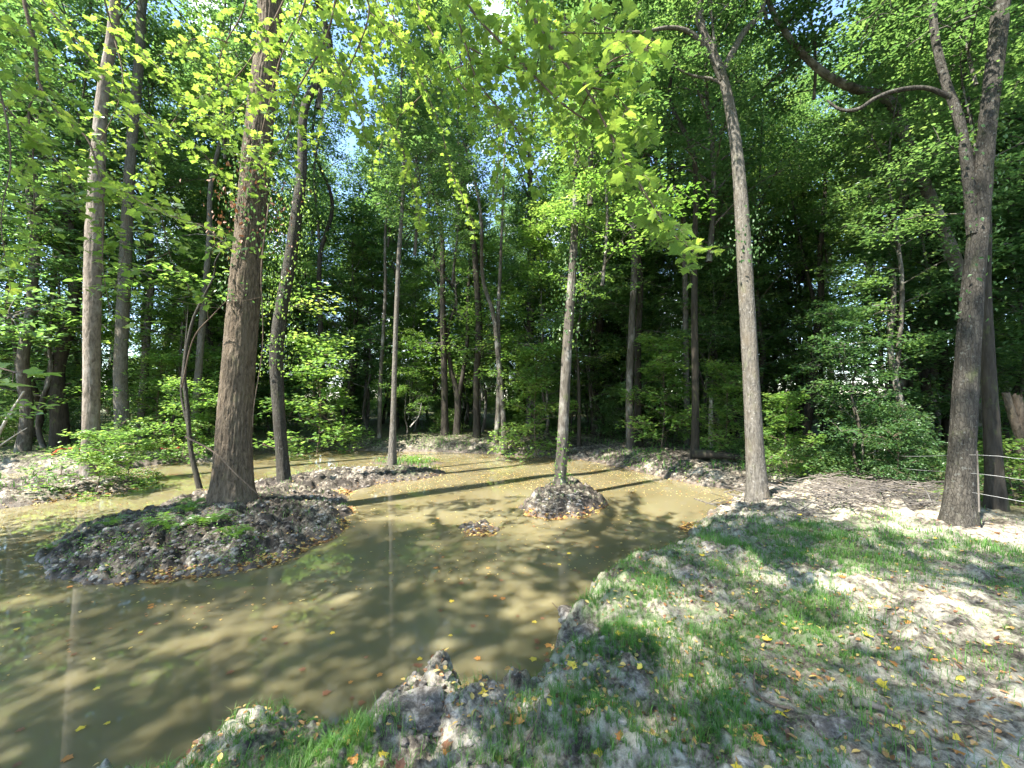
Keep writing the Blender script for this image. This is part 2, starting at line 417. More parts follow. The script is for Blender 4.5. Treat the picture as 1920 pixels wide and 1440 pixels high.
right_woods = np.clip((X - 6.0 - .0 * Y) / 1.2, 0, 1) * np.clip((Y - 3.5) / 1.2, 0, 1)
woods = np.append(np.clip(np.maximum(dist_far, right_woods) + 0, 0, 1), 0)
def grass_density(x, y):
    d = np.zeros_like(x)
    for px, py, r_, a in ((1160, 1110, .55, 1.3), (1230, 1080, .6, 1.3), (1310, 1110, .6, 1), (1150, 1150, .4, 1.2), (1200, 1140, .5, 1.2), (1290, 1170, .5, .8), (1130, 1180, .35, 1), (1300, 1040, .7, .8), (1250, 1150, .6, .9), (1400, 1140, .55, .8), (1330, 1200, .35, .6),
                          (1600, 1010, 1.0, .9), (1700, 1060, .8, .8), (1500, 1050, .6, .6), (1860, 1060, .8, .8), (1400, 980, .9, .4),
                          (560, 1380, .28, 1.2), (500, 1410, .25, .9), (300, 1440, .3, 1.0), (620, 1440, .2, .8), (1100, 1330, .3, .35), (950, 1390, .3, .1),
                          (1480, 1230, .4, .5), (1700, 1180, .5, .25), (1350, 1330, .25, .5), (1480, 1400, .2, .4),
                          (1250, 1280, .4, .35), (800, 868, .5, .6), (750, 865, .4, .5),
                          (560, 830, 2.5, .5), (80, 850, 2.5, .6), (760, 830, 2.0, .3)):
        c = gp(px, py, .4 if px > 620 or py > 1300 else .1); d += a * np.exp(-((x - c[0]) ** 2 + (y - c[1]) ** 2) / (r_ * r_))
    pat = np.clip((fbm(x * 2.6, y * 2.6, s=61, o=5) - .40) * 6, 0, 1)
    strip = np.zeros_like(d); q = (x > .35) & (x < 3.2) & (y > 2.2) & (y < 6.2)
    if q.any():
        so_ = -sdf(OUT, x[q], y[q]); strip[q] = np.exp(-((so_ - .38) / .34) ** 2) * np.clip((y[q] - 2.3) / .6, 0, 1) * .9
    return np.maximum(np.clip(d, 0, 1.2) * (.35 + .65 * pat), strip * (.6 + .4 * pat)) + .10 * pat
greenv = np.append(np.clip(grass_density(X, Y) * 1.0 + dist_far * .3, 0, 1), 0)
gme = mesh_np('ground', V, [FQ, cap_f], M['ground'], True, attrs={'isl': islv, 'wet': wetv, 'woods': woods, 'green': greenv})
tag(link('ground', gme), kind='structure')

# water: a closed body of turbid water filling the pond basin
x0, x1, y0, y1 = -40, 7, -8, 22
wv = np.array([(x0, y0, 0), (x1, y0, 0), (x1, y1, 0), (x0, y1, 0), (x0, y0, -1.5), (x1, y0, -1.5), (x1, y1, -1.5), (x0, y1, -1.5)], float)
wf = np.array([(0, 1, 2, 3), (7, 6, 5, 4), (0, 4, 5, 1), (1, 5, 6, 2), (2, 6, 7, 3), (3, 7, 4, 0)])
tag(link('pond_water', mesh_np('pond_water', wv, wf, M['water'])), kind='structure')

# ------------------------------------------------------------------ leaf geometry
def leaf_simple():     # pointed oval, folded along the midrib: 2 tris
    V = np.array([(0, 0, 0), (.30, .45, .07), (0, 1, -.05), (-.30, .45, .07)], float)
    return V, np.array([(0, 1, 2), (0, 2, 3)])
def leaf_oval():       # 4 tris
    V = np.array([(0, 0, 0), (.26, .28, .06), (.24, .62, .05), (0, 1, -.1), (-.24, .62, .05), (-.26, .28, .06)], float)
    return V, np.array([(0, 1, 2), (0, 2, 3), (0, 3, 4), (0, 4, 5)])
def leaf_star():       # lobed like sweetgum / maple, light: 6 tris
    V = np.array([(0, 0, 0), (.48, .30, -.03), (.2, .45, .05), (.38, .78, -.03), (0, 1.05, -.08), (-.38, .78, -.03), (-.2, .45, .05), (-.48, .3, -.03), (0, .4, 0)], float)
    return V, np.array([(0, 1, 2), (0, 2, 8), (8, 2, 3), (8, 3, 4), (8, 4, 5), (8, 5, 6), (0, 8, 6), (0, 6, 7)])
def leaf_maple(seed=0, cup=.25):
    r = np.random.default_rng(seed)
    half = [(.0, .0), (.16, -.07), (.33, -.04), (.50, .08), (.40, .20), (.42, .33), (.62, .52), (.44, .56), (.30, .60), (.27, .74), (.16, .83), (0, 1.08)]
    right = [(x * r.uniform(.92, 1.08), y + r.uniform(-.03, .03)) for x, y in half[1:-1]]
    left = [(-x * r.uniform(.92, 1.08), y + r.uniform(-.03, .03)) for x, y in half[1:-1]][::-1]
    pts = [half[0]] + right + [half[-1]] + left
    V = [(0, .36, 0)] + [(x, y, 0) for x, y in pts]
    V = np.array(V, float)
    V[:, 2] = -cup * (V[:, 0] ** 2) * 1.1 - cup * .6 * np.clip(V[:, 1] - .3, 0, 2) ** 2 + .05 * np.sin(V[:, 0] * 9 + seed) * np.abs(V[:, 0])
    V[0, 2] += -.03
    n = len(pts); F_ = np.array([(0, 1 + k, 1 + (k + 1) % n) for k in range(n)])
    return V, F_
def place(tmpl, pos, up, fwd, size):
    """instances of a template: returns V, F arrays; up/fwd (n,3)"""
    V0, F0 = tmpl
    f = fwd - up * np.sum(fwd * up, 1)[:, None]; f /= np.linalg.norm(f, axis=1)[:, None] + 1e-9
    s = np.cross(f, up)
    n = len(pos); k = len(V0)
    V = pos[:, None, :] + size[:, None, None] * (V0[None, :, 0, None] * s[:, None, :] + V0[None, :, 1, None] * f[:, None, :] + V0[None, :, 2, None] * up[:, None, :])
    Fc = (F0[None] + (np.arange(n) * k)[:, None, None]).reshape(-1, F0.shape[1])
    return V.reshape(-1, 3), Fc, k
def rdir(r, n, sig):     # roughly-up normals
    u = np.stack([r.normal(0, sig, n), r.normal(0, sig, n), np.ones(n)], 1); return u / np.linalg.norm(u, axis=1)[:, None]
def leaves_mesh(name, r, pos, outv, tmpl, size, mat, tint, sig=.5, droop=.25):
    n = len(pos); up = rdir(r, n, sig)
    fw = outv + r.normal(0, .6, (n, 3)); fw[:, 2] -= droop
    V, Fc, k = place(tmpl, pos, up, fw, size)
    return mesh_np(name, V, Fc, mat, False, tint=np.repeat(tint, k))

def crown(name, seed, H, Rad, nl, spr, lps, tmpl, lsize, mat, barkm, prof='oval', disc=.42, axis_r=.09, sig=.5, up0=.15):
    """limbs and foliage around a vertical axis 0..H. returns (branch mesh, foliage mesh)"""
    r = np.random.default_rng(seed); tubes = []; P = []; O = []; T = []; Z = []
    bend = r.normal(0, .04 * H, 2)
    ax = lambda z: np.array([bend[0] * (z / H) ** 2 + .12 * math.sin(z * 1.1 + seed), bend[1] * (z / H) ** 2 + .12 * math.cos(z * .9 + seed), z])
    zs = np.linspace(-.2, H * .97, 8)
    tubes.append(tube([ax(z) for z in zs], [axis_r * (1 - .93 * max(z, 0) / H) for z in zs], 6, 14))
    for k in range(nl):
        q = (k + r.uniform(.2, .8)) / nl
        z = H * q; az = k * 2.4 + r.normal(0, .35)
        if prof == 'oval': L_ = Rad * (math.sin(math.pi * min(.97, .12 + .80 * q)) ** .7) * r.uniform(.65, 1.15)
        elif prof == 'cone': L_ = Rad * (1.05 - .8 * q) * r.uniform(.7, 1.15)
        else: L_ = Rad * r.uniform(.55, 1.15) * (1 - .5 * q * q)
        el = r.uniform(up0, up0 + .5) + .5 * q
        d = np.array([math.cos(az), math.sin(az), math.tan(el)]); d /= np.linalg.norm(d)
        a = ax(z); side = np.array([-math.sin(az), math.cos(az), 0])
        kink = r.normal(0, .12 * L_)
        p = [a, a + d * L_ * .4 + side * kink * .5 + np.array([0, 0, .05 * L_]), a + d * L_ * .75 + side * kink, a + d * L_ + side * kink * 1.2 - np.array([0, 0, .12 * L_])]
        r0 = max(.012, .055 * L_ / 3 * (1 - .6 * q) * axis_r / .09)
        tubes.append(tube(p, [r0, r0 * .6, r0 * .35, r0 * .1], 4, 6))
        C = catmull(p, 12)
        ns = max(3, int(spr * (.5 + .5 * L_ / Rad)))
        sprn = r.uniform(0, 1)
        for s_ in range(ns):
            t = r.uniform(.25, 1.0) ** .8; c0 = C[min(11, int(t * 11))]
            lat = side * r.normal(0, .22 * L_) + np.array([0, 0, r.normal(0, .10 * L_)]) + d * r.normal(0, .08 * L_)
            c = c0 + lat
            if np.linalg.norm(lat) > .15: tubes.append(tube([c0, (c0 + c) / 2 + np.array([0, 0, .04]), c], [.012, .008, .004], 3, 3))
            n = max(5, int(lps * r.uniform(.5, 1.4))); ang = r.uniform(0, 2 * math.pi, n); rr_ = disc * np.sqrt(r.uniform(0, 1, n)) * r.uniform(.7, 1.3)
            tilt = r.normal(0, .25, 2)
            off = np.stack([rr_ * np.cos(ang), rr_ * np.sin(ang), r.normal(0, .045, n)], 1)
            off[:, 2] += off[:, 0] * tilt[0] + off[:, 1] * tilt[1] - .25 * rr_ ** 2
            P.append(c + off); O.append(np.stack([np.cos(ang), np.sin(ang), np.zeros(n)], 1) * .8 + d * .6)
            T.append(np.clip(.48 + r.normal(0, .24) + r.normal(0, .14, n), 0, 1))
            Z.append(np.full(n, 1.0))
    P = np.concatenate(P); O = np.concatenate(O); T = np.concatenate(T)
    size = lsize * r.uniform(.6, 1.25, len(P))
    fo = leaves_mesh(name + '_leaves', r, P, O, tmpl, size, mat, T, sig)
    Vb, Fb = merge(tubes)
    br = mesh_np(name + '_limbs', Vb, Fb, barkm, True)
    return br, fo
SL, OV, ST = leaf_simple(), leaf_oval(), leaf_star()
CR = {}
CR['tall1'] = crown('crown', 11, 11, 3.2, 34, 13, 52, SL, .125, M['leaf'], M['bark_far'])
CR['tall2'] = crown('crown', 12, 12, 3.6, 36, 12, 50, SL, .13, M['leaf'], M['bark_far'], disc=.5)
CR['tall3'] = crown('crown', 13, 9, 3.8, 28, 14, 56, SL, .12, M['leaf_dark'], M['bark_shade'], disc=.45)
CR['slim'] = crown('crown', 14, 9, 1.9, 30, 9, 46, SL, .11, M['leaf'], M['bark_far'], disc=.36, axis_r=.06)
CR['layer'] = crown('crown', 15, 6.5, 2.4, 22, 12, 42, OV, .115, M['leaf_fresh'], M['bark_far'], prof='cone', disc=.42, axis_r=.05, sig=.32, up0=0)
CR['layer2_shaded'] = crown('crown', 26, 5.0, 2.2, 18, 12, 46, OV, .11, M['leaf_dark'], M['bark_far'], prof='flat', disc=.40, axis_r=.04, sig=.4, up0=.05)  # dark leaves put the shade of the right-hand woods into the colour
CR['layer2'] = crown('crown', 16, 5.0, 2.2, 18, 12, 46, OV, .11, M['leaf'], M['bark_far'], prof='flat', disc=.40, axis_r=.04, sig=.35, up0=.05)
CR['shrub'] = crown('crown', 17, 2.0, 1.2, 22, 10, 40, OV, .085, M['leaf'], M['twig'], prof='flat', disc=.28, axis_r=.02, sig=.6)
CR['shrub2'] = crown('crown', 18, 1.3, 1.3, 22, 9, 40, OV, .075, M['leaf_fresh'], M['twig'], prof='flat', disc=.26, axis_r=.018, sig=.6)
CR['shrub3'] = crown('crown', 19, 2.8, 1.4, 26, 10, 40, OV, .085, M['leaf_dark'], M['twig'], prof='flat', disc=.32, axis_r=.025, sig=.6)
print('tris in crowns', sum(len(a.polygons) * 2 + len(b.polygons) for a, b in CR.values()))

def add_crown(root, key, loc, sc=1.0, rz=0.0, sz=None, tilt=(0, 0)):
    for me, nm in zip(CR[key], ('limbs', 'crown')):
        o = link(nm, me, root); o.location = tuple(loc); o.rotation_euler = (tilt[0], tilt[1], rz); o.scale = (sc, sc, sz or sc)

# ------------------------------------------------------------------ hand placed trees
def bark_disp(seed, amp, hs=24, vs=4.0):
    def f(TH, SS, r):
        x, y = np.cos(TH) * hs * .5, np.sin(TH) * hs * .5
        n = fbm(x * r / .25, y * r / .25, SS * vs, s=seed, o=3)
        rid = 1 - np.abs(2 * n - 1) * 2
        big = fbm(np.cos(TH) * 1.3, np.sin(TH) * 1.3, SS * .8, s=seed + 3, o=2) - .5
        return amp * (rid - .5) + big * .14 * r
    return f
def flare_fn(seed, k=.55, hh=.35, lobes=5):
    r = np.random.default_rng(seed); ph = r.uniform(0, 6.28, 3)
    def f(TH, SS):
        e = np.exp(-np.clip(SS - .25, 0, 99) / hh)
        lob = .5 + .5 * np.cos(TH * lobes + ph[0]) * .7 + .3 * np.cos(TH * 3 + ph[1])
        return 1 + e * k * (.55 + .6 * lob)
    return f
def px_tree(label, px, wid, barkm, top=6.0, zbase=None, seed=0, crowns=(), ns=20, nr=60, amp=.008, flare=.35, forks=(), name='tree', group=None, Yd=None, fh=.3, lobes=5, taper=.55):
    """px: pixels base..top along the trunk; wid: matching widths in pixels; top: metres grown on beyond the last pixel"""
    z = zbase
    if z is None:
        z = .3
        for _ in range(3):
            b = gp(*px[0], z); z = ground_at(b[0], b[1])
    b = gp(*px[0], z) if Yd is None else at(px[0][0], px[0][1], Yd); Yb = b[1]
    if Yd is not None: b[2] = ground_at(b[0], b[1])
    pts = [b] + [at(p[0], p[1], Yb) for p in px[1:]]
    r = [w / F * Yb / 2 * math.cos(math.atan((p_[0] - 960) / F)) for w, p_ in zip(wid, px)]
    d = pts[-1] - pts[-2]; d = d / np.linalg.norm(d); d = d * .6 + np.array([0, 0, .4]); d /= np.linalg.norm(d)
    rr = np.random.default_rng(seed + 100)
    last = pts[-1]
    for q in range(1, 4):
        pts.append(last + d * top * q / 3 + rr.normal(0, .05 * top, 3) * np.array([1, 1, 0])); r.append(r[len(wid) - 1] * (1 - taper * q / 3))
    root = thing(name, label, 'tree', b, group)
    P = [np.array(p) - b for p in pts]
    P = [P[0] - np.array([0, 0, .25])] + P; r = [r[0]] + r
    V, Fq = tube(P, r, ns, nr, bark_disp(seed, amp), flare_fn(seed, flare, fh, lobes))
    link('trunk', mesh_np('trunk', V, Fq, barkm, True), root)
    for fk in forks:      # fork: pixels, widths, depth offset, metres beyond
        fp = [at(p[0], p[1], Yb + dy) - b for p, dy in zip(fk[0], np.linspace(0, fk[2], len(fk[0])))]
        fr = [w / F * Yb / 2 * math.cos(math.atan((p_[0] - 960) / F)) for w, p_ in zip(fk[1], fk[0])]
        if fk[3]:
            d = fp[-1] - fp[-2]; d /= np.linalg.norm(d); fp.append(fp[-1] + d * fk[3] * .5 + np.array([0, 0, .1])); fr.append(fr[-1] * .7); fp.append(fp[-1] + d * fk[3] * .5 + np.array([0, 0, .3])); fr.append(fr[-1] * .4)
        V, Fq = tube(fp, fr, 12, 40, bark_disp(seed + 9, amp * .6))
        link('limb', mesh_np('limb', V, Fq, barkm, True), root)
        if len(fk) > 4:
            for c in fk[4]: add_crown(root, c[0], fp[-1] + np.array(c[1]), c[2], c[3] if len(c) > 3 else 0)
    topp = P[-1]
    for c in crowns:      # (key, height along trunk 0..1 measured down from the top in m or offset, scale, rz)
        key, off, sc = c[0], np.array(c[1], float), c[2]
        add_crown(root, key, topp + off, sc, c[3] if len(c) > 3 else rr.uniform(0, 6.28), c[4] if len(c) > 4 else None)
    return root, b, P

T = {}
T['big'] = px_tree('thick brown-barked tree on the left mud island, the widest trunk', [(437, 945), (440, 800), (455, 600), (472, 400), (492, 180), (505, 0)], [74, 68, 62, 58, 52, 46], M['bark_brown'], 7,
    seed=1, ns=128, nr=340, amp=.022, flare=.48, fh=.38, lobes=6, crowns=[('tall1', (0, 0, -3.5), 1.1), ('tall3', (1.0, .6, -1), .9)])
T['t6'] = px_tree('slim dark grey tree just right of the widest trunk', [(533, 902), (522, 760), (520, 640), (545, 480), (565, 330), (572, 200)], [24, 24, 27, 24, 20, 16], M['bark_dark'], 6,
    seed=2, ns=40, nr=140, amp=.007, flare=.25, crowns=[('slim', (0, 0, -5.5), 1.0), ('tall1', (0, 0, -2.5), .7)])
T['t1'] = px_tree('tall pale tan knobbly tree on the left mud strip, sapling at its foot', [(168, 893), (171, 760), (173, 600), (178, 420), (190, 200), (213, 40)], [36, 34, 35, 36, 26, 22], M['bark_tan'], 9,
    seed=3, ns=56, nr=200, amp=.010, flare=.15, crowns=[('tall2', (0, 0, -6), .9)])
T['t2'] = px_tree('pale grey lichen-spotted tree behind the tan one on the far left bank', [(232, 842), (226, 700), (235, 500), (243, 320), (262, 100), (268, 0)], [33, 28, 26, 22, 20, 18], M['bark_grey'], 9,
    seed=4, ns=40, nr=140, amp=.012, flare=.2, crowns=[('tall1', (0, 0, -6.5), 1.0)])
T['t3'] = px_tree('thin tree with a forked foot right of the grey lichen-spotted tree', [(268, 812), (276, 720), (270, 600), (282, 500), (284, 380)], [22, 15, 14, 12, 10], M['bark_grey'], 8, seed=5, ns=20, nr=60, amp=.006,
    forks=[([(272, 800), (292, 740), (305, 680)], [16, 16, 15], .3, 5)], crowns=[('tall3', (0, 0, -7), .8)])
T['t4'] = px_tree('slender leaning pale grey tree left of the widest trunk on the far bank', [(362, 832), (372, 700), (383, 560), (392, 450), (396, 340)], [15, 15, 13, 11, 9], M['bark_grey'], 7, seed=6, ns=24, nr=80, amp=.006,
    crowns=[('slim', (0, 0, -6), .9)])
T['t7'] = px_tree('thin dark sapling leaning beside the widest trunk on the mud island', [(376, 925), (358, 845), (352, 770), (346, 690), (362, 600), (400, 520)], [12, 10, 9, 8, 6, 4], M['bark_dark'], 1.0, seed=7, ns=14, nr=60, amp=.002, flare=.2,
    forks=[([(352, 800), (340, 740), (343, 690), (348, 640)], [6, 5, 4, 3], .2, .5)])
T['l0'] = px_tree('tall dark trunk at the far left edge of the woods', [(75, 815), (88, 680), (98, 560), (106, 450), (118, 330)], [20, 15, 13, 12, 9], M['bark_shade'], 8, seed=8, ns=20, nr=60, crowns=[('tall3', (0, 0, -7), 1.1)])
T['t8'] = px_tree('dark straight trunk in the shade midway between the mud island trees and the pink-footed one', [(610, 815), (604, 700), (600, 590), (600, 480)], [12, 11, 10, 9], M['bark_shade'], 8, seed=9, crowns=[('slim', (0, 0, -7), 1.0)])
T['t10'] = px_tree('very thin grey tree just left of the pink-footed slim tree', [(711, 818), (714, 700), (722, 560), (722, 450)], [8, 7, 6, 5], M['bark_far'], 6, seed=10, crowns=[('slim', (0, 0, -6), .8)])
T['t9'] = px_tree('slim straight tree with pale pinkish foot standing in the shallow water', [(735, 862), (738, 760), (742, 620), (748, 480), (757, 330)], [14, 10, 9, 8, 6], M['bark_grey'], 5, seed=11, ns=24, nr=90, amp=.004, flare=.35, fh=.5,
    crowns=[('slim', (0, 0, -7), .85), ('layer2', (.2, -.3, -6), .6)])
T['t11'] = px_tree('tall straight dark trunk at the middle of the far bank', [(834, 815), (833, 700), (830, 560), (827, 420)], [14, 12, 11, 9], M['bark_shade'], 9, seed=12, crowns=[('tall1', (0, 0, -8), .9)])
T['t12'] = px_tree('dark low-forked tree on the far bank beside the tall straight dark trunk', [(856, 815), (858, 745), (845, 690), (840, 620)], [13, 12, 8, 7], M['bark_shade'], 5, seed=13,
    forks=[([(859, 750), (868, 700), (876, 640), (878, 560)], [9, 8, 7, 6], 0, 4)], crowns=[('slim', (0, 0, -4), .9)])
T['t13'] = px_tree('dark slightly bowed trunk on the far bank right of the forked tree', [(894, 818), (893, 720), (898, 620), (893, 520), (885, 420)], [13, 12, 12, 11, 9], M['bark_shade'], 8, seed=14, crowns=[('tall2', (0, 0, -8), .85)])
T['t14'] = px_tree('crooked grey double-trunked tree on the far bank left of the mound tree', [(946, 830), (942, 760), (935, 680), (925, 590), (905, 520)], [10, 9, 9, 8, 7], M['bark_far'], 6, seed=15,
    forks=[([(930, 832), (934, 770), (936, 690), (934, 600), (938, 500)], [11, 10, 9, 8, 6], .2, 5)], crowns=[('slim', (0, 0, -6), .9)])
T['t15'] = px_tree('brown tree alone on the small mud mound in the middle of the pond', [(1050, 912), (1056, 800), (1064, 640), (1075, 480), (1080, 330), (1083, 250)], [21, 19, 18, 14, 12, 10], M['bark_far'], 6, seed=16, ns=48, nr=180, amp=.012, flare=.2,
    crowns=[('slim', (0, 0, -7.5), 1.0), ('layer', (.1, -.1, -9.2), .72), ('tall1', (0, 0, -4), .7)])
T['t18'] = px_tree('very thin young tree right of the mound tree on the far bank', [(1085, 842), (1086, 760), (1084, 690)], [7, 6, 5], M['bark_shade'], 4, seed=17, crowns=[('layer2', (0, 0, -2.5), .9)])
T['t16'] = px_tree('straight grey trunk on the far right bank of the pond', [(1182, 856), (1180, 740), (1185, 600), (1190, 460)], [15, 14, 13, 12], M['bark_far'], 9, seed=18, ns=24, nr=80, crowns=[('tall1', (0, 0, -8), 1.0)])
T['t17'] = px_tree('dark trunk close behind the straight grey one on the far right bank', [(1196, 838), (1196, 740), (1196, 640), (1200, 500)], [15, 13, 12, 10], M['bark_shade'], 8, seed=19, crowns=[('tall1', (0, 0, -7), 1.0)])
T['t19'] = px_tree('slender mottled tree beside the right bank left of the tall pale trunk', [(1288, 882), (1288, 780), (1286, 640), (1284, 490), (1280, 400)], [11, 11, 11, 10, 9], M['bark_grey'], 7, seed=20, ns=24, nr=90, amp=.004,
    crowns=[('tall2', (0, 0, -7), .8)])
T['t19b'] = px_tree('dark trunk close behind the slender mottled tree', [(1303, 858), (1304, 740), (1302, 600), (1302, 480)], [15, 14, 13, 11], M['bark_shade'], 8, seed=21, crowns=[('tall2', (0, 0, -8), .9)])
T['t21'] = px_tree('tall pale grey tree on the right bank with a sunlit foot, forking near the top', [(1421, 938), (1415, 840), (1408, 700), (1400, 560), (1392, 420), (1383, 300), (1368, 200), (1350, 130)], [42, 36, 32, 31, 28, 24, 20, 17], M['bark_grey'], 3.0, seed=22,
    ns=72, nr=260, amp=.006, flare=.25, fh=.22,
    forks=[([(1352, 140), (1370, 105), (1395, 60), (1428, 20), (1435, -60)], [15, 14, 13, 11, 9], .3, 2.5, [('layer2', (0, 0, -1), .9)]),
           ([(1352, 150), (1330, 100), (1300, 65), (1260, 52), (1200, 60)], [12, 11, 10, 8, 5], -.2, 1.0),
           ([(1354, 158), (1335, 148), (1300, 142), (1270, 128)], [7, 6, 5, 4], .2, .6)],
    crowns=[('layer2', (0, 0, -1.2), .9), ('layer2', (.2, -.3, -3.2), .55), ('tall1', (0, 0, 1.5), .9)])  # topmost crown added above the view to shade the right-hand woods
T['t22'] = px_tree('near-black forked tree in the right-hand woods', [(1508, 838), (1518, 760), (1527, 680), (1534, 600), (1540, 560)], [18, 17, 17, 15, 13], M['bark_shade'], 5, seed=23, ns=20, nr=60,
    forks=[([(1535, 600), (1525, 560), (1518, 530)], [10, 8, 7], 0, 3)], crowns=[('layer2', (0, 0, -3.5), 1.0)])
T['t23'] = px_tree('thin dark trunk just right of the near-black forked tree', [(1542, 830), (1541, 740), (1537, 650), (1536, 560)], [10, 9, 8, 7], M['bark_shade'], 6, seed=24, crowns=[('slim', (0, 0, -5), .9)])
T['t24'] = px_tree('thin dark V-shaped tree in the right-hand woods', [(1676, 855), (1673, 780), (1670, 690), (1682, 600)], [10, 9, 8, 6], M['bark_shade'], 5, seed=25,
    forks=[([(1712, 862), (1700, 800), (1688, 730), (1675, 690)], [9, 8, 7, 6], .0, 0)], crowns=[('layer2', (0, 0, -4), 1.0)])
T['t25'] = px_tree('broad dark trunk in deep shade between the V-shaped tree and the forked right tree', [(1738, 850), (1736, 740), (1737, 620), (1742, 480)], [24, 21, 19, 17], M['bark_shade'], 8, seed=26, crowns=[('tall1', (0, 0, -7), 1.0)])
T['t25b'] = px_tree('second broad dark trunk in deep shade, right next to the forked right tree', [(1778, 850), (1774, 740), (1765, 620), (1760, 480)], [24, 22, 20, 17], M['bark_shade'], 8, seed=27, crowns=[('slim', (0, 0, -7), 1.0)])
T['t26'] = px_tree('large dark furrowed tree at the right with two rising stems', [(1797, 982), (1803, 860), (1812, 700), (1822, 560), (1838, 400), (1852, 230), (1872, 60), (1880, 0)], [66, 54, 50, 46, 42, 40, 38, 37], M['bark_dark'], 3.5, seed=28,
    ns=96, nr=300, amp=.010, flare=.28, fh=.22, lobes=5,
    forks=[([(1826, 440), (1816, 330), (1800, 230), (1772, 150), (1752, 60), (1748, -20)], [30, 28, 24, 22, 19, 17], .35, 3, [('layer2', (0, 0, -.6), .9)]),
           ([(1782, 182), (1735, 165), (1680, 170), (1640, 185), (1608, 205), (1575, 205), (1550, 188)], [13, 12, 11, 10, 9, 7, 4], .4, 0)],
    crowns=[('layer2', (0, 0, -.5), 1.0), ('layer2', (-.4, .2, -4.2), .6), ('layer2', (-.2, .5, -6.0), .6), ('tall2', (0, 0, 1.5), 1.0)])  # last crown added out of view overhead, blocking sun from the woods behind
T['t27'] = px_tree('long leaning tree whose trunk arches up to the left behind the forked right tree', [(1800, 500), (1750, 392), (1715, 300), (1690, 230), (1662, 185), (1600, 165), (1550, 140), (1500, 95), (1450, 25)], [24, 26, 25, 24, 22, 20, 18, 15, 12], M['bark_far'], 3, seed=29, ns=32, nr=120, amp=.012, flare=0,
    Yd=9.5, zbase=0) if False else None
T['t28'] = px_tree('heavy shaded trunk right behind the forked right tree', [(1868, 955), (1860, 800), (1852, 660), (1846, 520), (1846, 380)], [40, 33, 29, 25, 21], M['bark_shade'], 6, seed=30, ns=40, nr=100, amp=.01, flare=.3,
    crowns=[('layer2', (0, 0, -3), 1.0)])

# leaning tree: rises from the woods behind the right tree and arches to the left
def arch_tree():
    Yb = 9.0
    px = [(1850, 860), (1835, 700), (1800, 520), (1752, 392), (1715, 300), (1690, 230), (1662, 185), (1600, 165), (1550, 140), (1500, 95), (1450, 25), (1430, -40)]
    wd = [34, 32, 29, 26, 25, 24, 22, 20, 18, 15, 12, 9]
    b = at(px[0][0], px[0][1], Yb); b[2] = ground_at(b[0], b[1])
    P = [np.array([0, 0, -.2])] + [at(p[0], p[1], Yb) - b for p in px[1:]]
    root = thing('tree', 'leaning tree whose trunk arches up to the left behind the large forked tree', 'tree', b)
    V, Fq = tube(P, [w / F * Yb / 2 * .72 for w in wd], 32, 160, bark_disp(77, .012))
    link('trunk', mesh_np('trunk', V, Fq, M['bark_far'], True), root)
    add_crown(root, 'layer2', P[-1] + np.array([0, 0, -1]), 1.0); add_crown(root, 'layer2', P[-4] + np.array([0, .5, 0]), .9, 2)
    add_crown(root, 'layer2', P[4] + np.array([.2, .5, -1]), .9, 3)
arch_tree()

# ------------------------------------------------------------------ background woods
def copy_tree(root, loc, rz, sc, label, group):
    r = root.copy(); COL.objects.link(r); r.location = tuple(loc); r.rotation_euler = (0, 0, rz); r.scale = (sc, sc, sc)
    r['label'] = label; r['group'] = group
    for ch in root.children:
        c = ch.copy(); COL.objects.link(c); c.parent = r
    return r
def proto_tree(seed, hb, key, barkm, rad, sc=1.0, extra=(), name='tree', cat='tree'):
    r_ = np.random.default_rng(seed)
    root = thing(name, 'tree in the woods', cat)
    H = hb + 3
    zs = np.linspace(-.3, H, 7); P = [np.array([r_.normal(0, .10) * (k > 0), r_.normal(0, .10) * (k > 0), z]) for k, z in enumerate(zs)]
    P[-1][:2] *= .3
    V, Fq = tube(P, [rad * (1.15 - .5 * k / 6) for k in range(7)], 10, 26, bark_disp(seed, .006), flare_fn(seed, .3, .3))
    link('trunk', mesh_np('trunk', V, Fq, barkm, True), root)
    add_crown(root, key, (P[-1][0], P[-1][1], hb), sc, r_.uniform(0, 6))
    for k, z, s_ in extra: add_crown(root, k, (0, 0, z), s_, r_.uniform(0, 6))
    return root
protos = [
    (proto_tree(201, 7, 'tall1', M['bark_far'], .16, 1.1), 'grey-trunked broadleaf tree deep in the woods', 'grey-trunked trees deep in the woods'),
    (proto_tree(202, 5, 'tall2', M['bark_shade'], .20, 1.15), 'dark-trunked tree with a wide crown deep in the woods', 'dark wide-crowned trees deep in the woods'),
    (proto_tree(203, 4, 'tall3', M['bark_shade'], .15, 1.2, [('tall1', 10, .8)]), 'dark green bushy-topped tree deep in the woods', 'dark green trees deep in the woods'),
    (proto_tree(204, 3, 'slim', M['bark_far'], .09, 1.2), 'slender narrow-crowned tree deep in the woods', 'slender trees deep in the woods'),
    (proto_tree(205, 9, 'tall2', M['bark_far'], .18, 1.1, [('slim', 5, .7)]), 'tall high-crowned tree deep in the woods', 'tall high-crowned trees deep in the woods'),
]
yprotos = [
    (proto_tree(301, 1.2, 'layer', M['bark_far'], .045, .9, name='young_tree', cat='young tree'), 'young fresh green tree with layered boughs under the taller woods', 'young layered trees of the understorey'),
    (proto_tree(302, 1.0, 'layer2', M['bark_shade'], .04, 1.0, name='young_tree', cat='young tree'), 'young mid-green spreading tree under the taller woods', 'young spreading trees of the understorey'),
]
dprotos = [(proto_tree(303, .8, 'layer2_shaded', M['bark_shade'], .04, 1.0, name='young_tree', cat='young tree'), 'young tree of the right-hand woods, leaves coloured dark to stand for shade', 'young dark trees of the right-hand woods')]
sprotos = []
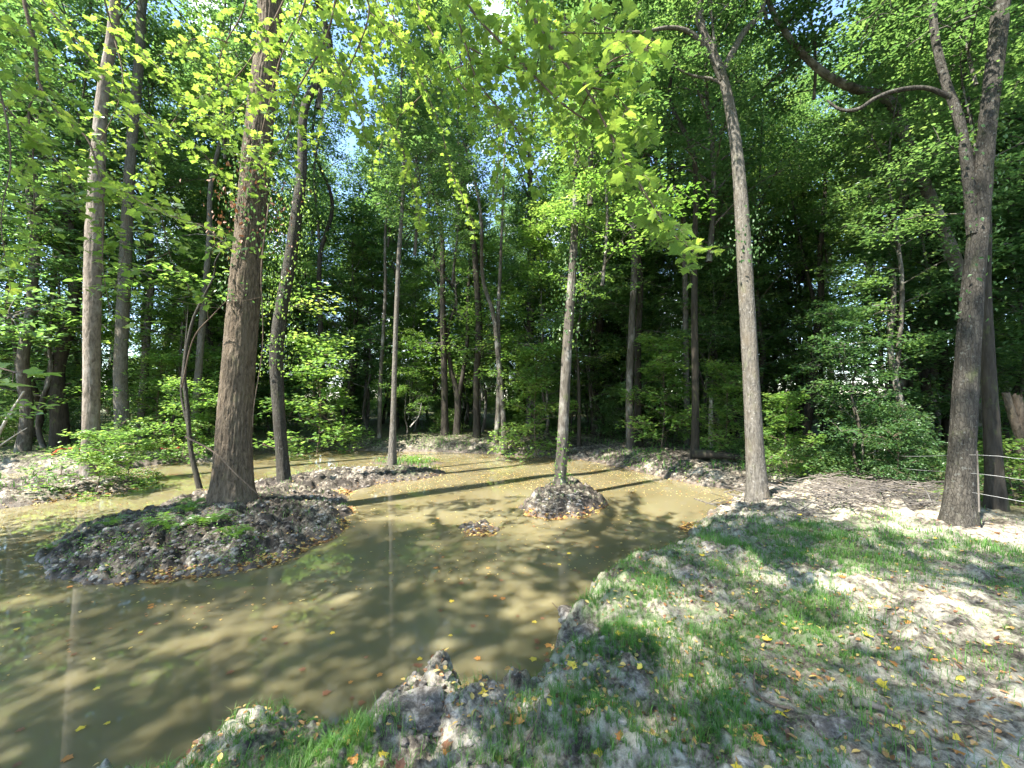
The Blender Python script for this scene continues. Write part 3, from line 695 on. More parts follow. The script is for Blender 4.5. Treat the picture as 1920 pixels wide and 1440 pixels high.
for k, (key, lab, grp) in enumerate((('shrub', 'mid-green leafy shrub in the undergrowth of the woods', 'mid-green undergrowth shrubs'), ('shrub2', 'low fresh green shrub in the undergrowth', 'low fresh undergrowth shrubs'), ('shrub3', 'tall dark green shrub in the undergrowth', 'tall dark undergrowth shrubs'))):
    root = thing('shrub', lab, 'shrub'); add_crown(root, key, (0, 0, -.1), 1.0)
    root.children[0].name = 'stems'; root.children[1].name = 'foliage'
    sprotos.append((root, lab, grp))

# every hand-placed footprint
taken = [np.array(o.location[:2]) for o in COL.objects if o.type == 'EMPTY' and o.name.startswith('tree') and np.hypot(*o.location[:2]) > 1]
def scatter(n, fn, mind, r_, ok):
    out = []; tries = 0
    while len(out) < n and tries < n * 60:
        tries += 1; p = fn(r_)
        if not ok(*p): continue
        if any((p[0] - q[0]) ** 2 + (p[1] - q[1]) ** 2 < mind ** 2 for q in out): continue
        out.append(p)
    return out
def land_ok(x, y, m=1.0):
    return float(-sdf(OUT, np.array([x]), np.array([y]))[0]) > m
def ring(r0, r1, a0=-62, a1=62):
    def f(r_):
        a = R(r_.uniform(a0, a1)); d = math.sqrt(r_.uniform(r0 * r0, r1 * r1)); return (d * math.sin(a), d * math.cos(a))
    return f
r_ = np.random.default_rng(55)
used = {}
def populate(plist, spots, s0, s1, wts=None):
    for (x, y) in spots:
        k = r_.choice(len(plist), p=wts); root, lab, grp = plist[k]
        z = ground_at(x, y); sc = r_.uniform(s0, s1); rz = r_.uniform(0, 6.28)
        if not used.get(id(root)):
            used[id(root)] = 1; root.location = (x, y, z); root.rotation_euler = (0, 0, rz); root.scale = (sc,) * 3; root['label'] = lab; root['group'] = grp
        else: copy_tree(root, (x, y, z), rz, sc, lab, grp)
clear = lambda x, y: land_ok(x, y, 1.2) and all((x - t[0]) ** 2 + (y - t[1]) ** 2 > .6 for t in taken)
def clear_tall(x, y):        # the canopy has openings in these directions
    a = math.degrees(math.atan2(x, y))
    return clear(x, y) and not (39 < a < 46.5 or -53 < a < -48.5 or 7.5 < a < 11.5 or -10.5 < a < -8)
populate(protos, scatter(20, ring(17, 27), 2.6, r_, clear_tall), .8, 1.15)
populate(protos, scatter(28, ring(27, 48), 3.8, r_, clear_tall), .85, 1.2)
populate(protos, scatter(34, ring(48, 85), 5.5, r_, clear_tall), .9, 1.3)
edge = [(proto_tree(206, 2.2, 'tall1', M['bark_far'], .10, .95), 'leafy-to-the-ground tree on the rim of the woods', 'leafy trees on the rim of the woods'),
        (proto_tree(207, 2.0, 'tall2', M['bark_shade'], .11, .85), 'wide leafy tree on the rim of the woods', 'wide leafy trees on the rim of the woods')]
populate(edge, scatter(22, ring(16.5, 24), 2.4, r_, clear_tall), .7, 1.2)
populate(edge, scatter(10, ring(24, 36), 3.0, r_, clear_tall), .9, 1.4)
# right-hand woods close by
populate(protos, scatter(5, ring(11, 17, 30, 60), 2.6, r_, lambda x, y: clear(x, y) and x > 6.5), .6, .8)
populate(protos, scatter(5, ring(12, 20, -60, -40), 2.2, r_, lambda x, y: clear(x, y) and y > 9), .7, .9)
# understorey
populate(yprotos, scatter(34, ring(15.5, 26), 1.7, r_, clear), .6, 1.25)
populate(yprotos, scatter(24, ring(16, 26), 2.0, r_, clear), 1.3, 2.1)
populate(yprotos, scatter(30, ring(26, 42), 2.2, r_, clear), .8, 1.5)
populate(dprotos, scatter(6, ring(8.5, 16, 38, 62), 1.5, r_, lambda x, y: clear(x, y) and x > 6), .5, .9)
populate(yprotos, scatter(18, ring(15.8, 22, -22, 34), 1.5, r_, clear), .8, 1.6)
populate(sprotos, scatter(42, ring(16.5, 25), 1.2, r_, lambda x, y: clear(x, y)), .5, 1.0)
populate(sprotos, scatter(60, ring(24, 40), 1.5, r_, lambda x, y: clear(x, y)), .7, 1.4)
populate(sprotos, scatter(70, ring(40, 62), 2.2, r_, lambda x, y: clear(x, y)), 1.5, 2.8)
populate(sprotos, scatter(6, ring(9.5, 15, 40, 62), .9, r_, lambda x, y: clear(x, y) and x > 5.6 and y > 4.2), .35, .6, [.3, .1, .6])  # mostly the dark shrub here, its colour standing in for shade
for (x, y, s_) in ((-9.5, 3.6, 1.1),):
    copy_tree(yprotos[0][0], (x, y, .2), x, s_, yprotos[0][1], yprotos[0][2])  # young tree added beyond the left edge to shade the widest trunk
# trees added beside and behind the viewpoint so that their crowns cast shade
for (x, y, k, s_) in ((-1.8, -3.0, 4, .9), (1.2, -4.2, 0, .9), (2.5, -5.0, 1, .9), (-6.5, -6, 2, 1.0), (-6.6, -1.6, 3, 1.2), (-12, -2, 1, .9), (9.5, 3.0, 0, .8)):
    root, lab, grp = protos[k]
    copy_tree(root, (x, y, .3), x, s_, 'tall broadleaf tree added beside the viewpoint for its shade', 'trees on the near bank around the viewpoint')
#NEXT
# ------------------------------------------------------------------ overhanging maple boughs
leafv = [mesh_np('leaf', *leaf_maple(k, .15 + .12 * (k % 4)), M['leaf_near'], False, tint=np.full(len(leaf_maple(k)[0]), [.1, .3, .5, .65, .8, .95][k])) for k in range(6)]
leafdat = [leaf_maple(k, .15 + .12 * (k % 4)) for k in range(6)]
def bough(label, path, seed, r0=.011, sub=.11, sublen=(.15, .48), lsize=.066, sides=(), minpx=10, hang=.35, dens=1.0, push=1.35):
    """path: (px, py, depth) along the main stem; sides: extra stems"""
    r = np.random.default_rng(seed)
    if push != 1: path = [(a_, b_, c_ * push) for a_, b_, c_ in path]; sides = [[(a_, b_, c_ * push) for a_, b_, c_ in q] for q in sides]
    b = at(*path[0]); root = thing('maple_bough', label, 'bough', b, 'maple boughs hanging over the pond edge')
    stems = []; pos = []; ups = []; fws = []
    def sprout(C):
        T_ = np.gradient(C, axis=0); T_ /= np.linalg.norm(T_, axis=1)[:, None] + 1e-9
        s = np.concatenate([[0], np.cumsum(np.linalg.norm(np.diff(C, axis=0), axis=1))]); d = .08; k = 0; tot = s[-1]
        while d < tot:
            i_ = min(np.searchsorted(s, d), len(C) - 1); t = T_[i_]; up = np.array([0, 0, 1.])
            side = np.cross(t, up); side /= np.linalg.norm(side) + 1e-9; sg = 1 if k % 2 else -1
            dr = t * .55 + side * sg * r.uniform(.5, 1.0) + np.array([0, 0, r.normal(-.05, .25)]); dr /= np.linalg.norm(dr)
            Ln = r.uniform(*sublen) * (1 - .45 * d / tot)
            p = [C[i_], C[i_] + dr * Ln * .5 + np.array([0, 0, .01]), C[i_] + dr * Ln - np.array([0, 0, hang * Ln * .5])]
            stems.append(tube(p, [.0028, .002, .001], 4, 4)); node(catmull(p, 16), dr, Ln)
            d += sub * r.uniform(.6, 1.4) / dens; k += 1
        node(C[-6:], T_[-1], .12)
    def node(C, dr, Ln):
        n = max(2, int(Ln / .052)); up = np.array([0, 0, 1.])
        for q in range(n + 1):
            t = .2 + .8 * q / n; c = C[min(len(C) - 1, int(t * (len(C) - 1)))]
            sd = np.cross(dr, up); sd /= np.linalg.norm(sd) + 1e-9
            for sg in ((1, -1) if q < n else (0,)):
                if r.uniform() < .12: continue
                f = dr * .6 + sd * sg * r.uniform(.6, 1.1) + np.array([0, 0, r.normal(-.25, .3)]); f /= np.linalg.norm(f)
                pe = c + f * r.uniform(.02, .045)
                stems.append(tube([c, pe], [.0009, .0007], 3, 2))
                fw = f + np.array([0, 0, -r.uniform(.1, .9)]); u = np.array([r.normal(0, .55), r.normal(0, .55), 1.])
                pos.append(pe); fws.append(fw); ups.append(u)
    for P_, rr0 in [(path, r0)] + [(sd, r0 * .6) for sd in sides]:
        pts = np.array([at(*q) for q in P_]) - b
        pts[1:-1] += r.normal(0, .012, pts[1:-1].shape)
        C = catmull(pts, 40); stems.append(tube(pts, np.linspace(rr0, .0018, len(pts)), 6, 36)); sprout(C)
    pos = np.array(pos); ups = np.array(ups); ups /= np.linalg.norm(ups, axis=1)[:, None]; fws = np.array(fws)
    f = fws - ups * np.sum(fws * ups, 1)[:, None]; f /= np.linalg.norm(f, axis=1)[:, None]; sx = np.cross(f, ups)
    sz = lsize * r.uniform(.45, 1.25, len(pos))
    Vs, Fs = merge(stems); link('stem', mesh_np('stem', Vs, Fs, M['twig'], True), root)
    W_ = pos + b; dist = np.maximum(W_[:, 1], .3); px_ = sz / dist * F
    order = np.argsort(-px_); big = [i_ for i_ in order[:300] if px_[i_] >= minpx]; bs = set(big)
    for i_ in big:
        o = bpy.data.objects.new('leaf', leafv[r.integers(6)]); COL.objects.link(o); o.parent = root
        m = Matrix.Identity(4)
        for a_ in range(3):
            m[a_][0] = sx[i_][a_] * sz[i_]; m[a_][1] = f[i_][a_] * sz[i_]; m[a_][2] = ups[i_][a_] * sz[i_]; m[a_][3] = pos[i_][a_]
        o.matrix_basis = m
    rest = np.array([i_ for i_ in range(len(pos)) if i_ not in bs], int)
    if len(rest):
        V, Fc, k = place(leafdat[2], pos[rest], ups[rest], fws[rest], sz[rest])
        tag(link('small_leaves', mesh_np('small_leaves', V, Fc, M['leaf_near'], False, tint=np.repeat(r.uniform(0, 1, len(rest)), k)), root), kind='stuff')
    return len(pos)
NB = 0
NB += bough('long bough arching from top centre down to the right, its tip lowest', [(850, -60, 2.7), (883, 17, 2.6), (967, 103, 2.5), (1060, 197, 2.4), (1120, 240, 2.4), (1160, 277, 2.4), (1187, 337, 2.4), (1237, 400, 2.4), (1292, 475, 2.4)], 1,
    sides=[[(1087, 207, 2.4), (1133, 137, 2.1), (1180, 108, 1.9), (1225, 88, 1.75)]], dens=1.35, lsize=.066, push=1.2)
NB += bough('bough hanging at top centre, ending in a drooping leafy tail over the mid pond', [(765, -60, 3.1), (783, 10, 3.0), (827, 83, 2.9), (867, 160, 2.9), (923, 203, 2.9), (973, 223, 2.8), (1050, 222, 2.7)], 2,
    sides=[[(925, 205, 2.9), (933, 260, 2.9), (934, 330, 2.9), (928, 400, 2.9)], [(850, 130, 2.9), (900, 110, 2.7), (960, 60, 2.5)]], dens=1.4)
NB += bough('long thin bough drooping left of top centre in a smooth curve', [(600, -60, 3.5), (640, 27, 3.4), (700, 133, 3.3), (730, 217, 3.3), (752, 290, 3.3), (773, 340, 3.3), (790, 420, 3.3)], 3, dens=1.3,
    sides=[[(655, -60, 3.3), (715, 30, 3.2), (760, 95, 3.1), (800, 150, 3.1), (850, 190, 3.1), (890, 250, 3.1)]])
NB += bough('bough crossing the upper left diagonally in front of the pale tan tree', [(50, -60, 3.0), (83, 7, 3.0), (125, 55, 3.0), (167, 100, 3.0), (205, 150, 3.0), (240, 200, 3.0), (268, 250, 3.0), (282, 315, 3.0)], 4,
    sides=[[(235, 195, 3.0), (300, 235, 3.0), (370, 280, 3.1), (430, 340, 3.2)]])
NB += bough('dark twisting bough at far upper left drooping down past the pale tan tree', [(42, -60, 2.7), (50, 0, 2.7), (62, 90, 2.7), (77, 160, 2.7), (113, 217, 2.7), (163, 260, 2.7), (195, 350, 2.7), (196, 430, 2.7), (192, 500, 2.7), (207, 590, 2.7)], 5, r0=.016,
    sides=[[(77, 162, 2.7), (52, 208, 2.6), (72, 290, 2.6), (66, 400, 2.6), (50, 480, 2.6)]], dens=.8)
NB += bough('bough hanging in front of the upper part of the widest trunk', [(590, -60, 3.3), (560, 20, 3.3), (525, 110, 3.3), (502, 190, 3.3), (488, 260, 3.3), (500, 320, 3.3)], 6, sides=[[(548, 50, 3.3), (600, 110, 3.2), (640, 170, 3.1), (650, 230, 3.1)]])
NB += bough('leafy bough between the pale tan tree and the widest trunk, highest there', [(470, -60, 3.4), (455, 20, 3.4), (420, 90, 3.4), (400, 160, 3.4), (355, 225, 3.4)], 7, sides=[[(430, 80, 3.4), (380, 70, 3.3), (320, 90, 3.2)]])
NB += bough('bright bough at the left ending in a yellow-green leaf cluster beside the widest trunk', [(200, 330, 2.9), (260, 370, 2.7), (320, 405, 2.5), (380, 425, 2.4), (430, 465, 2.3)], 8, r0=.005, sides=[[(300, 395, 2.6), (330, 500, 2.8), (380, 560, 2.9)], [(220, 340, 2.9), (240, 440, 2.9), (215, 540, 2.9)]], dens=.9)
NB += bough('bough along the extreme left edge hanging halfway down the picture', [(-60, -40, 2.6), (-30, 80, 2.5), (0, 190, 2.4), (18, 300, 2.3), (12, 420, 2.2), (20, 540, 2.2)], 9, sides=[[(0, 190, 2.4), (60, 250, 2.5), (130, 330, 2.7), (150, 400, 2.7)]])
NB += bough('high bough at top centre-right with small backlit leaves against the sky', [(920, -60, 3.4), (985, 20, 3.3), (1040, 70, 3.2), (1090, 150, 3.1), (1140, 190, 3.0)], 10, sides=[[(1040, 70, 3.2), (1100, 60, 3.0)]], dens=1.4)
NB += bough('inner bough behind the long thin drooping one, over the tall straight dark trunk', [(700, -60, 3.8), (745, 50, 3.8), (790, 150, 3.8), (825, 240, 3.8), (850, 320, 3.8), (880, 400, 3.8), (890, 440, 3.8)], 11, sides=[[(800, 170, 3.8), (740, 230, 3.8), (700, 300, 3.8)], [(745, 50, 3.8), (690, 110, 3.8), (620, 150, 3.8)]])
NB += bough('bough above the mud island sapling, reaching left from the widest trunk', [(560, -60, 3.9), (500, 60, 3.9), (430, 150, 3.9), (350, 200, 3.9), (290, 290, 3.9), (250, 350, 3.9)], 12, sides=[[(430, 150, 3.9), (420, 230, 3.9), (440, 300, 3.9)]])
NB += bough('bough at top centre whose leaves cover the trunk tops left of the sky gap', [(640, -60, 2.8), (690, 20, 2.8), (660, 110, 2.8), (610, 200, 2.9), (590, 270, 2.9)], 13, sides=[[(690, 20, 2.8), (740, 70, 2.7), (790, 100, 2.6)]])
NB += bough('bough tip hanging at mid right of centre with brown galls among small leaves', [(1010, -60, 3.0), (1030, 80, 2.9), (1050, 180, 2.9), (1075, 260, 2.9), (1100, 310, 2.9), (1180, 330, 2.8)], 14, dens=1.4)
NB += bough('high leafy bough filling the upper left corner beneath the sky patch', [(180, -60, 3.6), (215, 60, 3.6), (230, 160, 3.6), (190, 260, 3.6), (140, 330, 3.6)], 15, sides=[[(215, 60, 3.6), (290, 120, 3.6), (330, 180, 3.6)]])
NB += bough('single close leafy twig poking in at the left edge above the mud strip', [(-120, 690, 1.0), (-60, 688, .95), (-5, 692, .92), (25, 700, .9)], 16, r0=.003, sub=.3, sublen=(.05, .08), lsize=.068, push=1.15)
NB += bough('bright drooping spray right of top centre, hanging furthest over the pond', [(960, -60, 3.0), (1020, 60, 2.9), (1090, 160, 2.8), (1150, 260, 2.7), (1200, 350, 2.6), (1245, 420, 2.6), (1290, 470, 2.5)], 21, sides=[[(1090, 160, 2.8), (1150, 180, 2.7), (1200, 240, 2.6)], [(1020, 60, 2.9), (1110, 70, 2.8), (1190, 60, 2.7)]], dens=1.5, lsize=.072, push=.95)
NB += bough('dense spray at top centre between the two boughs with drooping tails', [(830, -60, 3.1), (870, 60, 3.0), (900, 150, 3.0), (960, 230, 2.9), (1000, 300, 2.9), (1010, 350, 2.9)], 22, sides=[[(880, 90, 3.0), (960, 130, 2.9), (1030, 150, 2.8)]], dens=1.5, push=1.1)
NB += bough('dense spray hanging in front of the widest trunk and its right-hand neighbour', [(640, -60, 3.1), (610, 70, 3.0), (560, 170, 3.0), (530, 270, 3.0), (470, 330, 3.0)], 23, sides=[[(610, 70, 3.0), (660, 180, 2.9), (690, 270, 2.9)], [(560, 170, 3.0), (480, 180, 3.0), (400, 240, 3.0)]], dens=1.4, push=1.15)
print('bough leaves', NB)

# ------------------------------------------------------------------ grass
def grass(name, label, n, region, seed, hmin, hmax, wd, dens_fn, cat='grass'):
    r = np.random.default_rng(seed)
    a = r.uniform(region[0], region[1], n); d = np.exp(r.uniform(np.log(region[2]), np.log(region[3]), n))
    x, y = d * np.sin(a), d * np.cos(a)
    keep = r.uniform(0, 1, n) < dens_fn(x, y); x, y, d = x[keep], y[keep], d[keep]
    # draw the blades together into tufts
    cx = np.round(x / .05) * .05 + (_h((x / .05).round(), (y / .05).round(), np.zeros_like(x), 2) - .5) * .05; cy = np.round(y / .05) * .05
    x = x * .55 + cx * .45; y = y * .55 + cy * .45
    h, so, isl = terrain(x, y, True); ok = h > .01; x, y, h, d = x[ok], y[ok], h[ok], d[ok]
    n = len(x); tall = np.clip(fbm(x * 3, y * 3, s=71) * 2 - .4, .25, 1.2)
    H = r.uniform(hmin, hmax, n) * tall; az = r.uniform(0, 6.283, n); bend = r.uniform(.2, .95, n) * H
    w = wd * r.uniform(.6, 1.3, n) * np.clip(d / 4, .8, 3); dx, dy = np.cos(az), np.sin(az)
    p0 = np.stack([x, y, h - .01], 1); sd_ = np.stack([-dy, dx, np.zeros(n)], 1) * w[:, None] / 2; dd = np.stack([dx, dy, np.zeros(n)], 1)
    p1 = p0 + dd * (bend * .3)[:, None] + np.array([0, 0, 1.]) * (H * .6)[:, None]; p2 = p0 + dd * bend[:, None] + np.array([0, 0, 1.]) * (H * np.clip(1.05 - .3 * bend / H, .3, 1))[:, None]
    V = np.stack([p0 - sd_, p0 + sd_, p1 - sd_ * .7, p1 + sd_ * .7, p2], 1).reshape(-1, 3); b_ = np.arange(n)[:, None] * 5
    Ft = np.concatenate([b_ + np.array([[0, 1, 3]]), b_ + np.array([[0, 3, 2]]), b_ + np.array([[2, 3, 4]])])
    tint = np.clip(.45 + .35 * (fbm(x * 1.7, y * 1.7, s=73) - .5) + r.normal(0, .22, n), 0, 1)
    o = tag(link(name, mesh_np(name, V, Ft, M['grass'], False, tint=np.repeat(tint, 5))), label, cat, kind='stuff'); print(name, n)
    return o
grass('grass', 'short green grass tufts growing through the pale clay of the near bank', 420000, (R(-50), R(62), 1.3, 11), 5, .04, .13, .0035, lambda x, y: np.clip(grass_density(x, y), 0, 1) * (np.hypot(x, y) < 10))
grass('grass', 'sunlit rough grass on the far bank and in the woods beyond the pond', 60000, (R(-62), R(62), 11, 34), 6, .08, .28, .007, lambda x, y: np.clip(fbm(x * .8, y * .8, s=81) * 4 - 1.7, 0, 1) * .7)

# ------------------------------------------------------------------ ferns and low plants
def frond(L_, r):
    C = catmull([(0, 0, 0), (L_ * .4, 0, L_ * .38), (L_ * .8, 0, L_ * .38), (L_, 0, L_ * .22)], 14)
    tb = tube(C[::3], [.003, .0025, .002, .0015, .001], 3, 8)
    q = np.arange(1, 14); pos = np.repeat(C[q], 2, 0); sg = np.tile([1, -1], 13)
    fw = np.stack([np.full(26, .35), sg * 1.0, np.full(26, -.12)], 1); up = np.stack([r.normal(-.1, .1, 26), r.normal(0, .1, 26), np.ones(26)], 1); up /= np.linalg.norm(up, axis=1)[:, None]
    sz = np.repeat(L_ * .30 * np.sin(np.pi * (.12 + .86 * q / 14)) ** .8, 2)
    t0 = (SL[0] * np.array([.55, 1, 1]), SL[1]); V, Fc, k = place(t0, pos, up, fw, sz)
    tri = np.concatenate([tb[1][:, [0, 1, 2]], tb[1][:, [0, 2, 3]]]); return merge([(V, Fc), (tb[0], tri)])
def fern(px, py, size, seed, label, n=8):
    r = np.random.default_rng(seed); c = gp(px, py, .3); z = ground_at(c[0], c[1]); c = gp(px, py, z)
    root = thing('fern', label, 'fern', (c[0], c[1], ground_at(c[0], c[1])), 'ferns on the mud island')
    for k in range(n):
        V, Fc = frond(size * r.uniform(.7, 1.2), r); az = k * 6.283 / n + r.normal(0, .3); ca, sa = math.cos(az), math.sin(az)
        V = V @ np.array([[ca, sa, 0], [-sa, ca, 0], [0, 0, 1]]); link('frond', mesh_np('frond', V, Fc, M['fern'], False, tint=np.full(len(V), r.uniform(0, 1))), root)
fern(395, 1030, .30, 1, 'bright fern at the front of the mud island below the widest trunk')
fern(330, 1018, .27, 2, 'fern left of the bright one on the mud island')
fern(300, 985, .25, 3, 'shaded fern on the back slope of the left mud island')
fern(440, 1005, .24, 4, 'yellow-green fern nearest the foot of the widest trunk')
fern(205, 985, .22, 5, 'small fern on the crest of the left mud island')
fern(362, 950, .26, 6, 'fern at the foot of the thin leaning sapling')
fern(100, 1035, .16, 7, 'tiny fern at the left tip of the mud island', 6)
fern(350, 1048, .2, 8, 'low fern close to the water on the front of the mud island')

def lowplants(name, label, spots, seed, lsz, n_each, hgt, mat=None):
    r = np.random.default_rng(seed); P = []
    for px, py, rad_, zz in spots:
        c = gp(px, py, zz); n = n_each; a = r.uniform(0, 6.28, n); d = rad_ * np.sqrt(r.uniform(0, 1, n)); P.append(np.stack([c[0] + d * np.cos(a), c[1] + d * np.sin(a)], 1))
    P = np.concatenate(P); g = fbm(P[:, 0] * 6, P[:, 1] * 6, s=91); P = P[g > .47]
    h = terrain(P[:, 0], P[:, 1]); P = P[h > .02]; h = h[h > .02]
    pos = np.stack([P[:, 0], P[:, 1], h + r.uniform(.0, hgt, len(P))], 1); n = len(P)
    me = leaves_mesh(name, r, pos, np.stack([r.normal(0, 1, n), r.normal(0, 1, n), np.zeros(n)], 1), OV, lsz * r.uniform(.6, 1.3, n), mat or M['fern'], r.uniform(0, 1, n), .5)
    tag(link(name, me), label, 'low plants', kind='stuff')
lowplants('ground_cover', 'small green leafy weeds scattered over the left mud island', [(130, 1040, .5, .15), (180, 1025, .5, .2), (240, 1040, .4, .2), (470, 1020, .45, .25), (400, 985, .5, .3), (330, 960, .5, .3), (410, 1030, .5, .2)], 3, .026, 480, .06)
lowplants('ground_cover', 'sunlit yellow-green weeds on the shoal and far bank', [(760, 866, .9, 0), (800, 868, .7, 0), (600, 835, 2, .2), (720, 838, 2, .2), (860, 838, 1.6, .2), (980, 842, 1.6, .2), (90, 868, 2, .2), (270, 850, 2, .2), (1150, 862, 1.4, .2), (1260, 885, 1, .3), (430, 845, 1.8, .2)], 4, .055, 1100, .16)
lowplants('ground_cover', 'dense dark green undergrowth between the trunks of the right-hand woods', [(1500, 880, 1.2, .4), (1600, 890, 1.2, .4), (1700, 900, 1.2, .4), (1450, 865, 1.5, .4), (1580, 860, 2, .4), (1680, 870, 1.6, .4), (1900, 930, .9, .4), (1760, 880, 1.2, .4), (1560, 845, 2.5, .4), (1660, 845, 2.5, .4)], 5, .06, 2600, .45, M['leaf'])

# saplings and low leafy boughs with star-shaped leaves
CR['sap'] = crown('crown', 31, 1.5, 1.15, 14, 7, 30, ST, .085, M['leaf_fresh'], M['twig'], prof='flat', disc=.26, axis_r=.014, sig=.3, up0=-.1)
CR['sap2'] = crown('crown', 32, 3.2, 1.5, 20, 8, 34, ST, .095, M['leaf_fresh'], M['twig'], prof='flat', disc=.34, axis_r=.022, sig=.35, up0=.0)
def sapling(px, py, z, key, sc, label, rz=0, cat='sapling', Y=None):
    c = gp(px, py, z) if Y is None else at(px, py, Y); g = ground_at(c[0], c[1])
    root = thing('sapling', label, cat, (c[0], c[1], g), 'leafy saplings round the pond'); add_crown(root, key, (0, 0, -.05), sc, rz)
    root.children[0].name = 'stems'; root.children[1].name = 'foliage'; return root
sapling(185, 915, .15, 'sap', .9, 'bright leafy sapling hiding the foot of the pale tan tree', 1)
sapling(250, 895, .1, 'sap', .75, 'small bright sapling right of the pale tan tree foot', 2.4)
sapling(345, 850, .3, 'sap2', .85, 'tall leafy sapling on the far left bank behind the leaning sapling', 2)
sapling(300, 842, .3, 'sap2', .95, 'tall leafy sapling between the forked-foot tree and the slender leaning one', 4)
sapling(590, 835, .3, 'sap2', 1.5, 'tall yellow-green sapling right of the slim dark grey tree', 1)
sapling(420, 835, .3, 'sap2', 1.0, 'leafy sapling half hidden behind the widest trunk', 5)
sapling(1480, 880, .5, 'sap2', .55, 'leafy sapling right of the tall pale trunk', 3)
sapling(1360, 858, .4, 'sap2', .8, 'leafy sapling left of the tall pale trunk', .5)
sapling(1905, 955, .4, 'sap', .6, 'sunlit sapling at the right edge beyond the large forked tree', 2)
sapling(1600, 850, .4, 'sap', 1.0, 'bright low sapling in the sunny gap of the right-hand woods', 2)
sapling(1010, 840, .3, 'sap2', 1.2, 'leafy sapling on the far bank left of the mound tree', 3.3)
sapling(1240, 850, .3, 'sap2', 1.1, 'leafy sapling on the far right bank by the slender mottled tree', .3)

# ivy and dead leaves on trunks
def cling(root_pts, base, name, n, t0, t1, rad_, seed, mat, size, parent, tmpl=OV, spread=.12):
    r = np.random.default_rng(seed); C = catmull(root_pts, 80); t = r.uniform(t0, t1, n) ** 1.0; idx = (t * 79).astype(int); a = r.uniform(0, 6.28, n)
    rr_ = rad_ * (1 + .1 * r.normal(size=n)) + np.abs(r.normal(0, spread, n)); o_ = np.stack([np.cos(a), np.sin(a), np.zeros(n)], 1)
    g = fbm(a * 1.2 + seed, C[idx, 2] * 1.8, s=seed) > .42
    pos = (C[idx] + o_ * rr_[:, None])[g]; o_ = o_[g]; n = len(pos)
    up = o_ + r.normal(0, .4, (n, 3)); up /= np.linalg.norm(up, axis=1)[:, None]; fw = np.tile([0, 0, -1.], (n, 1)) + r.normal(0, .5, (n, 3))
    V, Fc, k = place(tmpl, pos, up, fw, size * r.uniform(.6, 1.3, n))
    tag(link(name, mesh_np(name, V, Fc, mat, False, tint=np.repeat(r.uniform(0, 1, n), k)), parent), kind='stuff')
big_root, big_b, big_P = T['big']
cling(big_P[1:6], big_b, 'ivy', 1700, .48, 1.0, .27, 3, M['leaf'], .055, big_root)
cling(big_P[1:6], big_b, 'dead_foliage', 300, .60, .80, .34, 4, M['dead_brown'], .07, big_root, spread=.2)
cling(T['t6'][2][1:6], T['t6'][1], 'ivy', 1600, .35, 1.0, .14, 5, M['leaf_fresh'], .06, T['t6'][0], spread=.22)
cling(T['t15'][2][1:5], T['t15'][1], 'ivy', 260, .0, .25, .13, 6, M['fern'], .05, T['t15'][0], spread=.05)
cling(T['t15'][2][1:6], T['t15'][1], 'ivy', 700, .45, 1.0, .10, 16, M['leaf'], .06, T['t15'][0], spread=.25)
cling(T['t2'][2][1:4], T['t2'][1], 'ivy', 300, .0, .35, .28, 7, M['leaf'], .06, T['t2'][0], spread=.06)
cling(T['t26'][2][1:7], T['t26'][1], 'ivy', 240, .5, 1.0, .14, 8, M['leaf'], .05, T['t26'][0], spread=.12)
cling(T['t21'][2][1:7], T['t21'][1], 'twig_leaves', 300, .68, .85, .10, 9, M['leaf'], .055, T['t21'][0], spread=.3)

# ------------------------------------------------------------------ clods, litter
def lump(seed, sub=1):
    import bmesh
    bm = bmesh.new(); bmesh.ops.create_icosphere(bm, subdivisions=sub, radius=1); V = np.array([v.co[:] for v in bm.verts]); Fc = np.array([[v.index for v in f.verts] for f in bm.faces]); bm.free()
    q = V + (np.stack([vn(V[:, 0] * 2, V[:, 1] * 2, V[:, 2] * 2, s=seed + k) for k in (31, 32, 33)], 1) - .5) * .8
    n = fbm(q[:, 0] * 1.1 + seed, q[:, 1] * 1.1, q[:, 2] * 1.1, s=seed, o=2)
    c = 1 - np.abs(2 * fbm(q[:, 0] * 2.2 + seed, q[:, 1] * 2.2, q[:, 2] * 2.2, s=seed + 1, o=3) - 1) * 2.2
    m_ = fbm(q[:, 0] * 7, q[:, 1] * 7, q[:, 2] * 7, s=seed + 2, o=3) - .5
    V = V * (.45 + .95 * n - .16 * np.clip(c, -.6, 1) + .22 * m_ * (1 if sub > 2 else .5))[:, None]; V[:, 2] *= .7; return V, Fc
lumps = [lump(k, 2) for k in range(5)]
def clods(name, label, spots, seed, smin, smax):
    r = np.random.default_rng(seed); parts = []
    for px, py, rad_, zz, n in spots:
        c = gp(px, py, zz)
        for q in range(n):
            a = r.uniform(0, 6.28); d = rad_ * math.sqrt(r.uniform()); x, y = c[0] + d * math.cos(a), c[1] + d * math.sin(a); parts.append((x, y))
    parts = np.array(parts); h = terrain(parts[:, 0], parts[:, 1]); ok = h > .0; parts = parts[ok]; h = h[ok]; out = []
    for (x, y), z in zip(parts, h):
        V, Fc = lumps[r.integers(5)]; s_ = smin + (smax - smin) * r.uniform() ** 2.5; az = r.uniform(0, 6.28); ca, sa = math.cos(az), math.sin(az)
        out.append((((V * s_ * np.array([r.uniform(.8, 1.5), 1, r.uniform(.6, 1)])) @ np.array([[ca, sa, 0], [-sa, ca, 0], [0, 0, 1]])) + np.array([x, y, z + s_ * .05]), Fc))
    V, Fc = merge(out); tag(link(name, mesh_np(name, V, Fc, M['clod'], False)), label, 'mud clods', kind='stuff'); print(name, len(Fc))
